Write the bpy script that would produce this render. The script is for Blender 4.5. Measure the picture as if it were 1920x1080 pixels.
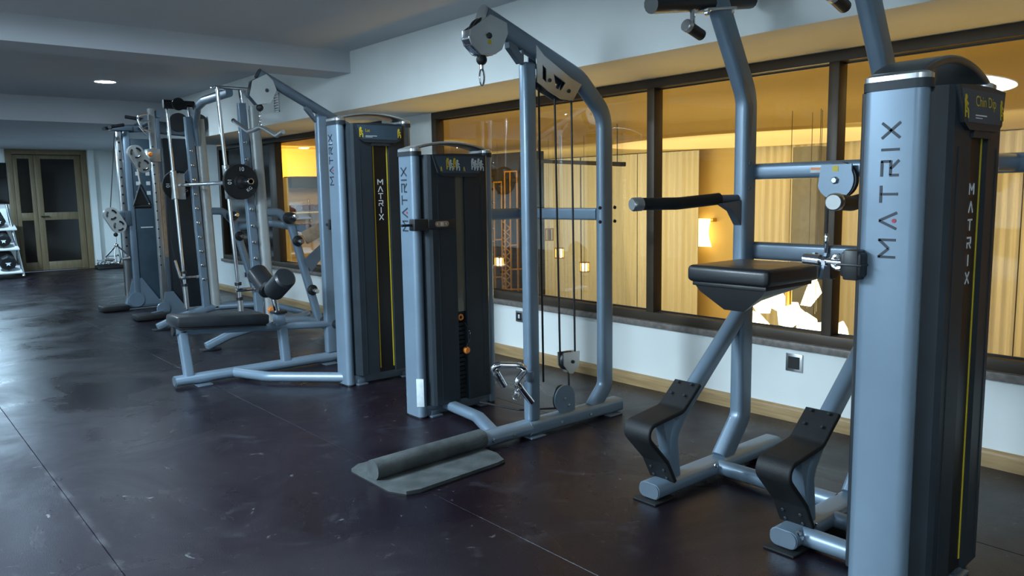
import bpy, bmesh, math, random
from mathutils import Vector, Matrix
random.seed(7)
for o in list(bpy.data.objects): bpy.data.objects.remove(o, do_unlink=True)
scene = bpy.context.scene
COL = scene.collection

# ------------------------------------------------------------------ camera, world, lights, exposure
# Survey units: lens height = 1.5 units; S turns survey units into metres (lens height 1.335 m).
S = 0.89
F = 1461.24
YAW, PIT, ROL = (math.radians(a) for a in (40.135, 7.007, -0.974))
fwd = Vector((math.sin(YAW)*math.cos(PIT), math.cos(YAW)*math.cos(PIT), -math.sin(PIT)))
_r = Vector((math.cos(YAW), -math.sin(YAW), 0)); _u = _r.cross(fwd)
rgt = _r*math.cos(ROL) + _u*math.sin(ROL)
upv = -_r*math.sin(ROL) + _u*math.cos(ROL)
EYE = Vector((0, 0, 1.5))
cam = bpy.data.cameras.new('camera'); cam.sensor_width = 36; cam.lens = F/1920*36
cam.clip_start = 0.05; cam.clip_end = 200
camo = bpy.data.objects.new('camera', cam); COL.objects.link(camo)
camo.matrix_world = Matrix.Translation(EYE*S) @ Matrix((rgt, upv, -fwd)).transposed().to_4x4()
scene.camera = camo

def PX(px, py, X=None, Y=None, Z=None):
    """photo pixel + the plane the thing touches -> point in survey units"""
    d = rgt*((px-960)/F) - upv*((py-540)/F) + fwd
    if X is not None: t = X/d.x
    elif Y is not None: t = Y/d.y
    else: t = (Z-1.5)/d.z
    return EYE + d*t

vs = scene.view_settings
vs.view_transform = 'Standard'; vs.look = 'None'; vs.gamma = 1.0; vs.use_curve_mapping = False
vs.exposure = 0.47

world = bpy.data.worlds.new('world'); scene.world = world; world.use_nodes = True
bg = world.node_tree.nodes['Background']; bg.inputs[0].default_value = (0.42, 0.62, 1.0, 1); bg.inputs[1].default_value = 0.35

COOL = (0.64, 0.845, 1.0); WARM = (1.0, 0.72, 0.30)
def area(name, loc, target, sx, sy, power, color, spread=180):
    l = bpy.data.lights.new(name, 'AREA'); l.shape = 'RECTANGLE'; l.size = sx*S; l.size_y = sy*S
    l.energy = power; l.color = color; l.spread = math.radians(spread)
    o = bpy.data.objects.new(name, l); COL.objects.link(o)
    o.location = Vector(loc)*S
    o.rotation_euler = (Vector(target)-Vector(loc)).to_track_quat('-Z', 'Y').to_euler()
    return o
# warm fill lights added behind the glass to brighten lobby and soffit
area('lobby_fill', (10.5, 6.5, -1.9), (10.5, 6.5, 3), 8, 10, 20, WARM)
area('lobby_fill', (7.2, 11.0, -1.9), (7.2, 11.0, 3), 3, 6, 25, WARM)
area('lobby_fill', (11.0, 9.5, 1.0), (15.4, 9.5, 0.6), 14, 2.0, 92, (1.0, 0.86, 0.58))
area('lobby_fill', (6.2, 3.4, 2.3), (6.2, 3.4, 0), 1.5, 6, 16, WARM)
area('lobby_fill', (6.0, 3.5, -1.6), (4.0, 3.5, 2.3), 10, 1.0, 27, (1.0, 0.55, 0.04), 60)
area('lobby_fill', (7.6, 12.2, 2.2), (10.2, 12.4, 0.9), 1.0, 0.6, 30, (1.0, 0.80, 0.45))
area('lobby_fill', (11.6, 14.2, 0.9), (15.4, 14.2, 0.6), 6, 1.6, 62, (1.0, 0.86, 0.58))
area('lobby_fill', (6.3, 13.75, 2.3), (6.4, 14.6, 1.5), 2.0, 0.4, 45, (1.0, 0.66, 0.18))
area('lobby_fill', (6.2, 10.8, 2.3), (6.1, 12.6, 0.8), 0.8, 0.8, 24, WARM)

# ------------------------------------------------------------------ materials
def mat(name, color, rough=0.5, metal=0.0, var=0.0, vscale=8.0, bump=0.0, bscale=60.0, rvar=0.0, coat=0.0, spec=0.5, color2=None, stretch=None):
    m = bpy.data.materials.new(name); m.use_nodes = True
    nt = m.node_tree; b = nt.nodes['Principled BSDF']
    b.inputs['Base Color'].default_value = (*color, 1); b.inputs['Roughness'].default_value = rough
    b.inputs['Metallic'].default_value = metal; b.inputs['Coat Weight'].default_value = coat
    b.inputs['Specular IOR Level'].default_value = spec
    tc = nt.nodes.new('ShaderNodeTexCoord'); src = tc.outputs['Object']
    if stretch:
        mp = nt.nodes.new('ShaderNodeMapping'); mp.inputs['Scale'].default_value = stretch
        nt.links.new(src, mp.inputs['Vector']); src = mp.outputs['Vector']
    if var or rvar or color2:
        n = nt.nodes.new('ShaderNodeTexNoise'); n.inputs['Scale'].default_value = vscale; n.inputs['Detail'].default_value = 5
        nt.links.new(src, n.inputs['Vector'])
        mx = nt.nodes.new('ShaderNodeMix'); mx.data_type = 'RGBA'
        c2 = color2 or tuple(min(1, c*(1+var)) for c in color); c1 = color if color2 else tuple(c*(1-var) for c in color)
        mx.inputs[6].default_value = (*c1, 1); mx.inputs[7].default_value = (*c2, 1)
        rp = nt.nodes.new('ShaderNodeMapRange'); rp.inputs[1].default_value = 0.35; rp.inputs[2].default_value = 0.65
        nt.links.new(n.outputs['Fac'], rp.inputs[0]); nt.links.new(rp.outputs[0], mx.inputs[0])
        nt.links.new(mx.outputs[2], b.inputs['Base Color'])
        if rvar:
            r2 = nt.nodes.new('ShaderNodeMapRange'); r2.inputs[1].default_value = 0.3; r2.inputs[2].default_value = 0.7
            r2.inputs[3].default_value = max(0.03, rough-rvar); r2.inputs[4].default_value = min(1, rough+rvar)
            nt.links.new(n.outputs['Fac'], r2.inputs[0]); nt.links.new(r2.outputs[0], b.inputs['Roughness'])
    if bump:
        n2 = nt.nodes.new('ShaderNodeTexNoise'); n2.inputs['Scale'].default_value = bscale; n2.inputs['Detail'].default_value = 3
        nt.links.new(src, n2.inputs['Vector'])
        bp = nt.nodes.new('ShaderNodeBump'); bp.inputs['Strength'].default_value = bump; bp.inputs['Distance'].default_value = 0.004
        nt.links.new(n2.outputs['Fac'], bp.inputs['Height']); nt.links.new(bp.outputs['Normal'], b.inputs['Normal'])
    return m
def emis(name, color, strength):
    m = bpy.data.materials.new(name); m.use_nodes = True; b = m.node_tree.nodes['Principled BSDF']
    b.inputs['Base Color'].default_value = (*color, 1)
    b.inputs['Emission Color'].default_value = (*color, 1); b.inputs['Emission Strength'].default_value = strength
    return m
def glassmat(name, tint, refl=1.0):
    m = bpy.data.materials.new(name); m.use_nodes = True; nt = m.node_tree; nt.nodes.clear()
    out = nt.nodes.new('ShaderNodeOutputMaterial'); mix = nt.nodes.new('ShaderNodeMixShader')
    tr = nt.nodes.new('ShaderNodeBsdfTransparent'); tr.inputs[0].default_value = (*tint, 1)
    gl = nt.nodes.new('ShaderNodeBsdfGlossy'); gl.inputs['Roughness'].default_value = 0.0
    fr = nt.nodes.new('ShaderNodeFresnel'); fr.inputs[0].default_value = 1.5
    mu = nt.nodes.new('ShaderNodeMath'); mu.operation = 'MULTIPLY'; mu.inputs[1].default_value = refl
    nt.links.new(fr.outputs[0], mu.inputs[0]); nt.links.new(mu.outputs[0], mix.inputs[0])
    nt.links.new(tr.outputs[0], mix.inputs[1]); nt.links.new(gl.outputs[0], mix.inputs[2]); nt.links.new(mix.outputs[0], out.inputs[0])
    return m
def floor_mat():
    m = mat('rubber_floor', (0.016, 0.012, 0.015), 0.38, bump=0.25, bscale=220, spec=0.34)
    nt = m.node_tree; b = nt.nodes['Principled BSDF']; L = nt.links.new
    tc = nt.nodes.new('ShaderNodeTexCoord')
    mp = nt.nodes.new('ShaderNodeNewGeometry'); src = mp.outputs['Position']
    def noise(sc, det, lo, hi, dist=0.0, ro=0.6):
        n = nt.nodes.new('ShaderNodeTexNoise'); n.inputs['Scale'].default_value = sc; n.inputs['Detail'].default_value = det
        n.inputs['Distortion'].default_value = dist; n.inputs['Roughness'].default_value = ro
        L(src, n.inputs['Vector'])
        r = nt.nodes.new('ShaderNodeMapRange'); r.inputs[1].default_value = lo; r.inputs[2].default_value = hi
        L(n.outputs['Fac'], r.inputs[0]); return r.outputs[0]
    def mixc(fac, a, bcol):
        x = nt.nodes.new('ShaderNodeMix'); x.data_type = 'RGBA'
        if isinstance(a, tuple): x.inputs[6].default_value = (*a, 1)
        else: L(a, x.inputs[6])
        x.inputs[7].default_value = (*bcol, 1); L(fac, x.inputs[0]); return x.outputs[2]
    def mul(a, k):
        x = nt.nodes.new('ShaderNodeMath'); x.operation = 'MULTIPLY'; L(a, x.inputs[0])
        if isinstance(k, float): x.inputs[1].default_value = k
        else: L(k, x.inputs[1])
        return x.outputs[0]
    big = noise(0.55, 4, 0.42, 0.62, 0.6)
    col = mixc(big, (0.0056, 0.0030, 0.0062), (0.0100, 0.0062, 0.0112))
    dust = mul(noise(2.6, 9, 0.56, 0.74, 1.4, 0.72), 0.55)
    col = mixc(dust, col, (0.040, 0.042, 0.050))
    fine = mul(noise(13, 8, 0.63, 0.70, 1.2, 0.72), 0.75)
    col = mixc(fine, col, (0.13, 0.13, 0.14))
    sx = nt.nodes.new('ShaderNodeSeparateXYZ'); L(src, sx.inputs[0])
    d0 = nt.nodes.new('ShaderNodeMath'); d0.operation = 'SUBTRACT'; L(sx.outputs[0], d0.inputs[0]); d0.inputs[1].default_value = .71*S
    d1 = nt.nodes.new('ShaderNodeMath'); d1.operation = 'ABSOLUTE'; L(d0.outputs[0], d1.inputs[0])
    d2 = nt.nodes.new('ShaderNodeMapRange'); d2.inputs[1].default_value = 0.0; d2.inputs[2].default_value = 0.028; d2.inputs[3].default_value = 0.45; d2.inputs[4].default_value = 0.0
    L(d1.outputs[0], d2.inputs[0])
    wear = mul(noise(4, 10, 0.48, 0.66, 1.5, 0.8), d2.outputs[0])
    col = mixc(wear, col, (0.15, 0.15, 0.16))
    L(col, b.inputs['Base Color'])
    rr = nt.nodes.new('ShaderNodeMapRange'); rr.inputs[3].default_value = 0.22; rr.inputs[4].default_value = 0.48
    L(noise(1.3, 6, 0.35, 0.7, 0.9), rr.inputs[0]); L(rr.outputs[0], b.inputs['Roughness'])
    return m
M = dict(
    steel=mat('silver_paint', (0.165, 0.228, 0.295), 0.37, 0.32, var=0.05, vscale=5, coat=0.10),
    steel_dark=mat('grey_paint', (0.115, 0.15, 0.19), 0.38, 0.4, var=0.05, coat=0.2),
    chrome=mat('chrome', (0.72, 0.74, 0.77), 0.12, 1.0, var=0.04),
    alu=mat('brushed_aluminium', (0.52, 0.53, 0.53), 0.28, 0.9, var=0.05),
    shroud=mat('shroud_plastic', (0.017, 0.024, 0.031), 0.46, var=0.1, spec=0.38),
    collar=mat('collar_plastic', (0.020, 0.027, 0.034), 0.48, var=0.1, spec=0.35),
    black=mat('black_plastic', (0.012, 0.013, 0.015), 0.42, var=0.1),
    vinyl=mat('black_vinyl', (0.011, 0.013, 0.016), 0.36, var=0.1, bump=0.15, bscale=300, coat=0.1),
    rubber=mat('black_rubber', (0.008, 0.009, 0.010), 0.60, var=0.25, bump=0.25, bscale=250, spec=0.35),
    plate_rubber=mat('worn_grey_rubber', (0.026, 0.032, 0.034), 0.75, color2=(0.062, 0.072, 0.074), vscale=9, bump=0.5, bscale=160),
    cable=mat('black_cable', (0.010, 0.010, 0.011), 0.45, var=0.1),
    slot=mat('slot_black', (0.006, 0.006, 0.007), 0.35, var=0.1),
    smoke=mat('smoked_window', (0.13, 0.115, 0.075), 0.22, var=0.15, vscale=2, coat=0.4),
    yellow=mat('yellow_print', (0.62, 0.46, 0.02), 0.5, var=0.03),
    white_print=mat('white_print', (0.70, 0.72, 0.74), 0.5, var=0.03),
    navy=mat('dark_print', (0.016, 0.024, 0.040), 0.5, var=0.05),
    red=mat('red_print', (0.35, 0.02, 0.04), 0.5, var=0.05),
    orange=mat('orange_plastic', (0.75, 0.22, 0.03), 0.4, var=0.05),
    screen=mat('placard_film', (0.040, 0.066, 0.092), 0.5, var=0.1, spec=0.3),
    label_white=mat('paper_label', (0.55, 0.60, 0.62), 0.6, var=0.06, vscale=40),
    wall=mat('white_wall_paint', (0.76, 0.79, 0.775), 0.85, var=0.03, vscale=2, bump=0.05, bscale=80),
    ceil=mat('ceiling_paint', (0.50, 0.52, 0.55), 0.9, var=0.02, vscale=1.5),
    frame=mat('bronze_frame', (0.060, 0.044, 0.030), 0.45, 0.3, var=0.1, vscale=4),
    stone=mat('sill_stone', (0.17, 0.15, 0.135), 0.5, var=0.25, vscale=30),
    oak=mat('oak_skirting', (0.30, 0.19, 0.085), 0.5, color2=(0.40, 0.27, 0.13), vscale=3, stretch=(18, 1.2, 18)),
    door=mat('stained_door_wood', (0.15, 0.11, 0.058), 0.5, color2=(0.20, 0.15, 0.08), vscale=3, stretch=(14, 14, 1)),
    glass=glassmat('clear_glass', (0.93, 0.95, 0.93), 0.42),
    dark_glass=mat('dark_glass', (0.012, 0.011, 0.010), 0.10, var=0.1, vscale=1),
    plastic_white=mat('white_plastic', (0.6, 0.62, 0.64), 0.45, var=0.02),
    lobby_wall=mat('amber_wall', (0.72, 0.53, 0.20), 0.85, var=0.04, vscale=1),
    lobby_ceil=mat('amber_ceiling', (0.72, 0.565, 0.225), 0.85, var=0.03, vscale=1),
    lobby_floor=mat('lobby_stone_floor', (0.45, 0.36, 0.24), 0.35, var=0.1, vscale=2),
    curtain=mat('sheer_curtain', (0.76, 0.70, 0.50), 0.85, var=0.06, vscale=3, stretch=(6, 6, 0.3)),
    gold=mat('gold_metal', (0.62, 0.40, 0.10), 0.35, 0.8, var=0.1),
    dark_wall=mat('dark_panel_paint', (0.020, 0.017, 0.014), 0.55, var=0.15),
    grey_col=mat('grey_column_paint', (0.20, 0.20, 0.17), 0.6, var=0.08),
    red_vinyl=mat('dark_red_rubber', (0.12, 0.014, 0.010), 0.45, var=0.2),
    tan=mat('tan_board', (0.28, 0.20, 0.13), 0.6, var=0.15, vscale=20),
    pale=mat('pale_grey_paint', (0.36, 0.38, 0.38), 0.4, 0.2, var=0.05),
    arch=mat('dark_grey_metal', (0.10, 0.11, 0.115), 0.32, 0.7, var=0.05),
    oval_glow=emis('oval_panel_glow', (1.0, 0.70, 0.26), 0.48),
    lamp=emis('lamp_white', (0.80, 0.92, 1.0), 14.0),
    warm_glow=emis('warm_glow', (1.0, 0.82, 0.46), 6.0),
    sconce=emis('sconce_glow', (1.0, 0.78, 0.34), 2.6),
    cove=emis('cove_strip', (1.0, 0.66, 0.22), 5.0),
    floor=floor_mat(),
)

# ------------------------------------------------------------------ mesh builder (survey units)
def V(*a): return Vector(a)
def fillet(pts, rad, n=7):
    pts = [Vector(p) for p in pts]; out = [pts[0]]
    rad = rad if isinstance(rad, (list, tuple)) else [rad]*(len(pts)-2)
    for i in range(1, len(pts)-1):
        p, a, b = pts[i], (pts[i-1]-pts[i]), (pts[i+1]-pts[i]); r = rad[i-1]
        la, lb = a.length, b.length; a.normalize(); b.normalize()
        ang = a.angle(b)
        if r <= 0 or ang > 3.10: out.append(p); continue
        d = min(r/math.tan(ang/2), la*0.49, lb*0.49); r = d*math.tan(ang/2)
        bis = (a+b).normalized(); c = p + bis*(r/math.sin(ang/2))
        s, e = p+a*d-c, p+b*d-c
        q = s.rotation_difference(e)
        for k in range(n+1):
            qq = q.copy(); ax, an = qq.to_axis_angle()
            out.append(c + Matrix.Rotation(an*k/n, 3, ax) @ s)
    out.append(pts[-1]); return out
def rrect(w, h, r, n=4):
    r = min(r, w/2-1e-5, h/2-1e-5); out = []
    for cx, cy, a0 in ((w/2-r, h/2-r, 0), (-w/2+r, h/2-r, 90), (-w/2+r, -h/2+r, 180), (w/2-r, -h/2+r, 270)):
        for k in range(n+1):
            a = math.radians(a0+90*k/n); out.append((cx+r*math.cos(a), cy+r*math.sin(a)))
    return out
class B:
    def __init__(s): s.bm = bmesh.new()
    def box(s, x0, x1, y0, y1, z0, z1, bev=0.0, seg=2):
        vs_ = [s.bm.verts.new((x, y, z)) for x in (x0, x1) for y in (y0, y1) for z in (z0, z1)]
        fs = [s.bm.faces.new([vs_[i] for i in f]) for f in ((0,1,3,2),(4,6,7,5),(0,4,5,1),(2,3,7,6),(0,2,6,4),(1,5,7,3))]
        if bev > 0:
            es = list({e for f in fs for e in f.edges})
            bmesh.ops.bevel(s.bm, geom=es, offset=bev, segments=seg, affect='EDGES', profile=0.5)
        return s
    def obox(s, c, ax, ay, az, sx, sy, sz, bev=0.0):
        t = B().box(-sx/2, sx/2, -sy/2, sy/2, -sz/2, sz/2, bev)
        m = Matrix((Vector(ax).normalized(), Vector(ay).normalized(), Vector(az).normalized())).transposed().to_4x4(); m.translation = Vector(c)
        return s.merge(t, m)
    def merge(s, other, m=None):
        mp = {}
        for v in other.bm.verts: mp[v] = s.bm.verts.new((m @ v.co) if m else v.co)
        for f in other.bm.faces: s.bm.faces.new([mp[v] for v in f.verts])
        other.bm.free(); return s
    def rings(s, rings, cap=True, closed=True):
        R = [[s.bm.verts.new(p) for p in r] for r in rings]; n = len(R[0])
        for a, b in zip(R, R[1:]):
            for i in range(n if closed else n-1):
                j = (i+1) % n; s.bm.faces.new((a[i], a[j], b[j], b[i]))
        if cap and closed:
            s.bm.faces.new(list(reversed(R[0]))); s.bm.faces.new(R[-1])
        return s
    def sweep(s, path, w, t, ref=(0, 1, 0), r=None, n=4):
        """tube along path; w = width along ref, t = thickness across"""
        path = [Vector(p) for p in path]; ref = Vector(ref)
        prof = rrect(w, t, (min(w, t)/2 if r is None else r), n); rings = []
        for i, p in enumerate(path):
            d0 = (p-path[i-1]).normalized() if i else None
            d1 = (path[i+1]-p).normalized() if i < len(path)-1 else None
            if d0 is None: tg, k = d1, 1
            elif d1 is None: tg, k = d0, 1
            else:
                tg = (d0+d1).normalized(); k = 1/max(0.4, tg.dot(d1))
            b = (ref-tg*ref.dot(tg)).normalized(); nn = b.cross(tg)
            rings.append([p+b*x+nn*(y*k) for x, y in prof])
        return s.rings(rings)
    def tube(s, path, r, n=10, ref=None):
        path = [Vector(p) for p in path]; rings = []; b = None
        for i, p in enumerate(path):
            d0 = (p-path[i-1]).normalized() if i else None
            d1 = (path[i+1]-p).normalized() if i < len(path)-1 else None
            tg = d1 if d0 is None else d0 if d1 is None else (d0+d1).normalized()
            if b is None: b = tg.orthogonal().normalized()
            b = (b-tg*b.dot(tg)).normalized(); c = tg.cross(b)
            rings.append([p+(b*math.cos(2*math.pi*k/n)+c*math.sin(2*math.pi*k/n))*r for k in range(n)])
        return s.rings(rings)
    def cyl(s, p0, p1, r, n=18, bev=0.0):
        p0, p1 = Vector(p0), Vector(p1); h = (p1-p0).length
        pr = [(r, 0), (r, h)] if not bev else [(r-bev, 0), (r, bev), (r, h-bev), (r-bev, h)]
        return s.lathe(p0, p1-p0, pr, n)
    def lathe(s, p0, axis, prof, n=20):
        p0 = Vector(p0); a = Vector(axis).normalized(); b = a.orthogonal().normalized(); c = a.cross(b)
        return s.rings([[p0+a*h+(b*math.cos(2*math.pi*k/n)+c*math.sin(2*math.pi*k/n))*max(r, 1e-4) for k in range(n)] for r, h in prof])
    def prism(s, pts, d):
        """flat polygon given by 3D points, pushed by vector d"""
        d = Vector(d); return s.rings([[Vector(p) for p in pts], [Vector(p)+d for p in pts]])
    def holed(s, outer, holes, d):
        t = bmesh.new(); d = Vector(d); loops = []
        for lp in [outer]+holes:
            vv = [t.verts.new(Vector(p)) for p in lp]; loops.append(vv)
            for i in range(len(vv)): t.edges.new((vv[i], vv[(i+1) % len(vv)]))
        bmesh.ops.triangle_fill(t, use_beauty=True, edges=t.edges[:])
        t.verts.index_update(); t.verts.ensure_lookup_table()
        a = [s.bm.verts.new(v.co) for v in t.verts]; b = [s.bm.verts.new(v.co+d) for v in t.verts]
        for f in t.faces:
            ix = [v.index for v in f.verts]; s.bm.faces.new([a[i] for i in ix]); s.bm.faces.new([b[i] for i in reversed(ix)])
        for lp in loops:
            ix = [v.index for v in lp]
            for i in range(len(ix)):
                j = (i+1) % len(ix); s.bm.faces.new((a[ix[i]], a[ix[j]], b[ix[j]], b[ix[i]]))
        t.free(); return s
    def sphere(s, c, r, sc=(1, 1, 1), n=14):
        prof = [(r*math.sin(math.pi*k/10), -r*math.cos(math.pi*k/10)) for k in range(11)]
        t = B().lathe((0, 0, 0), (0, 0, 1), prof, n)
        return s.merge(t, Matrix.Translation(Vector(c)) @ Matrix.Diagonal((*sc, 1)))
    def torus(s, c, axis, R, r, n=24, m=8, arc=1.0):
        a = Vector(axis).normalized(); b = a.orthogonal().normalized(); e = a.cross(b)
        pts = [Vector(c)+(b*math.cos(2*math.pi*k/n*arc)+e*math.sin(2*math.pi*k/n*arc))*R for k in range(n+1)]
        return s.tube(pts, r, m)
STROKES = {
    'M': (1.1, [((.07, 0), (.07, .97)), ((.07, .93), (.55, .38)), ((.55, .38), (1.03, .93)), ((1.03, .97), (1.03, 0))]),
    'A': (1.0, [((.05, 0), (.5, .97)), ((.5, .97), (.95, 0))]),
    'T': (.95, [((0, .93), (.95, .93)), ((.475, .93), (.475, 0))]),
    'R': (.9, [((.07, 0), (.07, .50)), ((0, .93), (.85, .93)), ((.83, .98), (.83, .45)), ((.88, .45), (.07, .45)), ((.42, .45), (.88, 0))]),
    'I': (.14, [((.07, 0), (.07, 1))]),
    'X': (.95, [((.05, 0), (.9, 1)), ((.05, 1), (.9, 0))]),
}
def strokes(b, ch, o, right, up, nrm, size, sw=.15, th=.0015):
    for (x0, y0), (x1, y1) in STROKES[ch][1]:
        p, q = o+right*(x0*size)+up*(y0*size), o+right*(x1*size)+up*(y1*size)
        d = (q-p).normalized(); s_ = nrm.cross(d)*(sw*size/2)
        b.prism([p-s_, q-s_, q+s_, p+s_], nrm*th)
def text_mesh(txt, o, right, up, nrm, size):
    c = bpy.data.curves.new('print', 'FONT'); c.body = txt; c.size = 1; c.extrude = 0.0
    ob = bpy.data.objects.new('print', c); COL.objects.link(ob)
    me = bpy.data.meshes.new_from_object(ob.evaluated_get(bpy.context.evaluated_depsgraph_get()))
    bpy.data.objects.remove(ob, do_unlink=True); b = B()
    vs_ = [b.bm.verts.new(o+right*(v.co.x*size)+up*(v.co.y*size)+nrm*0.0012) for v in me.vertices]
    for p in me.polygons:
        try: b.bm.faces.new([vs_[i] for i in p.vertices])
        except ValueError: pass
    bpy.data.meshes.remove(me); bpy.data.curves.remove(c); return b

BASE = {}
def thing(name, label, cat, base, group=None):
    o = bpy.data.objects.new(name, None); COL.objects.link(o); o.empty_display_size = 0.1
    o.location = Vector(base)*S; o['label'] = label; o['category'] = cat
    if group: o['group'] = group
    BASE[o.name] = Vector(base); return o
def mesh_of(b, base, m, angle=32):
    bmesh.ops.recalc_face_normals(b.bm, faces=b.bm.faces[:])
    me = bpy.data.meshes.new('m')
    for v in b.bm.verts: v.co = (v.co-base)*S
    b.bm.to_mesh(me); b.bm.free()
    me.polygons.foreach_set('use_smooth', [True]*len(me.polygons)); me.set_sharp_from_angle(angle=math.radians(angle))
    me.materials.append(M[m] if isinstance(m, str) else m); return me
def part(name, b, m, parent, label=None, kind=None):
    base = BASE[parent.name]
    o = bpy.data.objects.new(name, mesh_of(b, base, m)); COL.objects.link(o); o.parent = parent
    BASE[o.name] = base
    if label: o['label'] = label
    if kind: o['kind'] = kind
    return o
def solo(name, b, m, label, cat, group=None):
    cs = [v.co for v in b.bm.verts]
    base = V((min(c.x for c in cs)+max(c.x for c in cs))/2, (min(c.y for c in cs)+max(c.y for c in cs))/2, min(c.z for c in cs))
    o = bpy.data.objects.new(name, mesh_of(b, base, m)); COL.objects.link(o); o.location = base*S
    o['label'] = label; o['category'] = cat
    if group: o['group'] = group
    BASE[o.name] = base; return o
def struct(name, b, m, label=None):
    o = bpy.data.objects.new(name, mesh_of(b, V(0, 0, 0), m)); COL.objects.link(o); o['kind'] = 'structure'
    BASE[o.name] = V(0, 0, 0)
    if label: o['label'] = label
    return o
def dup(root, off, label=None):
    off = Vector(off)*S
    def cp(o, par):
        c = o.copy(); COL.objects.link(c); c.parent = par
        for ch in [x for x in bpy.data.objects if x.parent == o]: cp(ch, c)
        return c
    r = cp(root, None); r.location = root.location + off
    if label: r['label'] = label
    return r

# ------------------------------------------------------------------ room shell
WX = 4.54                      # gym face of the window wall
YB, YF = -2.6, 19.0            # back and far wall
XL = -4.5
fl = struct('floor', B().box(XL, WX+.3, YB-.2, YF+.2, -.12, -.012), 'rubber', 'concrete bed under the dark rubber flooring')
x = .71-1.4*4
while x < WX:
    a, b_ = max(x, XL), min(x+1.4, WX)
    if b_-a > .02: part('rubber_mat', B().box(a+.0015, b_-.0015, YB, YF, -.012, 0, .0015, 1), 'floor', fl)
    x += 1.4
CF, CM, CR = 2.83, 2.89, 2.557   # ceiling heights: front bay, middle bay, rear bay
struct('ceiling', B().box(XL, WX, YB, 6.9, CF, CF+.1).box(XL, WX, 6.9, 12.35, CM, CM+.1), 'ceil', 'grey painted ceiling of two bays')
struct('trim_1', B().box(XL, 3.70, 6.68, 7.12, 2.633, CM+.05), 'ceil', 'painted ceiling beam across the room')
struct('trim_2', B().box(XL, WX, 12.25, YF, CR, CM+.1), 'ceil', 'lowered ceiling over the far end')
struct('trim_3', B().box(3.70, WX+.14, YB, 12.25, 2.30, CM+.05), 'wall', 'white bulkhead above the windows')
W1 = (-.75, 6.60); W2 = (7.55, 12.6); ZS, ZT = .52, 2.30
wr = B().box(WX, WX+.14, YB, YF, -.02, .48)
wr.box(WX, WX+.14, YB, W1[0], .48, 2.32).box(WX, WX+.14, W1[1], W2[0], .48, 2.32).box(WX, WX+.14, W2[1], YF, .48, 2.6)
struct('wall_right', wr, 'wall')
struct('wall_far', B().box(XL, 2.52, YF, YF+.15, 0, CR+.02).box(4.02, WX+.1, YF, YF+.15, 0, CR+.02).box(2.52, 4.02, YF, YF+.15, 2.55, CR+.02)
       .box(4.02, 4.14, YF-.12, YF, 0, CR), 'wall')
struct('wall_left', B().box(XL-.15, XL, YB, YF, 0, CM), 'wall')
struct('wall_back', B().box(XL, WX, YB-.15, YB, 0, CM), 'wall')
# skirting: a plank with a moulded top lip
def skirting(a, b_):
    return B().rings([[V(WX-dx, y, z) for dx, z in ((0, 0), (.030, 0), (.030, .062), (.024, .068), (.024, .074), (.018, .085), (.010, .092), (0, .094))] for y in (a, b_)])
struct('baseboard_right', skirting(YB, YF), 'oak')
struct('door_backing', B().box(2.3, 4.3, YF+.12, YF+.2, 0, CR), 'dark_wall', 'dark backing board added behind the far door to stop light leaking')  # added board, blocks world light at the door gaps
struct('baseboard_far', B().box(4.14, WX, YF-.03, YF, 0, .094, .006), 'oak')

# window 1 and 2 of the window wall
FD = .10                        # frame depth
def window(name, y0, y1, mull, panes):
    fr = B().box(WX, WX+FD, y0, y1, ZT-.064, ZT, .003).box(WX, WX+FD, y0, y1, ZS, ZS+.066, .003)
    o = struct(name, fr, 'frame')
    for a, b_ in [(y0, y0+.06), (y1-.075, y1)]+mull:
        part('mullion', B().box(WX+.0005, WX+FD-.0005, a, b_, ZS+.066, ZT-.064, .003), 'frame', o)
    part('sill', B().box(WX-.035, WX+.13, y0-.02, y1+.02, ZS-.045, ZS, .006), 'stone', o)
    for a, b_, g in panes:
        part('pane', B().box(WX+.078, WX+.086, a, b_, ZS+.06, ZT-.06), g, o)
        bead = B()
        for z in (ZS+.066, ZT-.076): bead.box(WX+.066, WX+.078, a, b_, z, z+.010)
        part('glazing_bead', bead, 'black', o)
    return o
window('window_1', W1[0], W1[1], [(3.745, 3.814), (2.350, 2.416), (.90, .966)],
       [(3.80, 6.53, 'glass'), (2.41, 3.75, 'glass'), (.96, 2.36, 'glass'), (-.70, .91, 'glass')])
window('window_2', W2[0], W2[1], [(10.40, 10.62), (9.0, 9.06)], [(9.05, 10.42, 'glass'), (7.60, 9.01, 'glass'), (10.61, 12.54, 'dark_glass')])

# far door
d1 = struct('door_1', B().box(2.52, 2.64, YF-.03, YF+.10, 0, 2.55, .006).box(3.90, 4.02, YF-.03, YF+.10, 0, 2.55, .006).box(2.64, 3.90, YF-.03, YF+.10, 2.45, 2.55, .006), 'door', 'dark wooden double door with glazed panels')
def leaf(a, b_, st):
    l = B()
    for z0, z1 in ((.02, .20), (1.08, 1.24), (2.36, 2.44)): l.box(a+st, b_-st, YF, YF+.06, z0, z1, .004)
    l.box(a, a+st, YF, YF+.06, .02, 2.44, .004).box(b_-st, b_, YF, YF+.06, .02, 2.44, .004)
    o = part('door_leaf', l, 'door', d1)
    for z0, z1 in ((.20, 1.08), (1.24, 2.36)): part('door_pane', B().box(a+st, b_-st, YF+.025, YF+.035, z0, z1), 'dark_glass', o)
    return o
leaf(2.645, 3.02, .08); l2 = leaf(3.025, 3.895, .12)
part('door_handle', B().cyl((3.085, YF-.001, 1.16), (3.085, YF-.06, 1.16), .012).cyl((3.07, YF-.055, 1.16), (3.22, YF-.055, 1.16), .011), 'black', l2)

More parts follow.
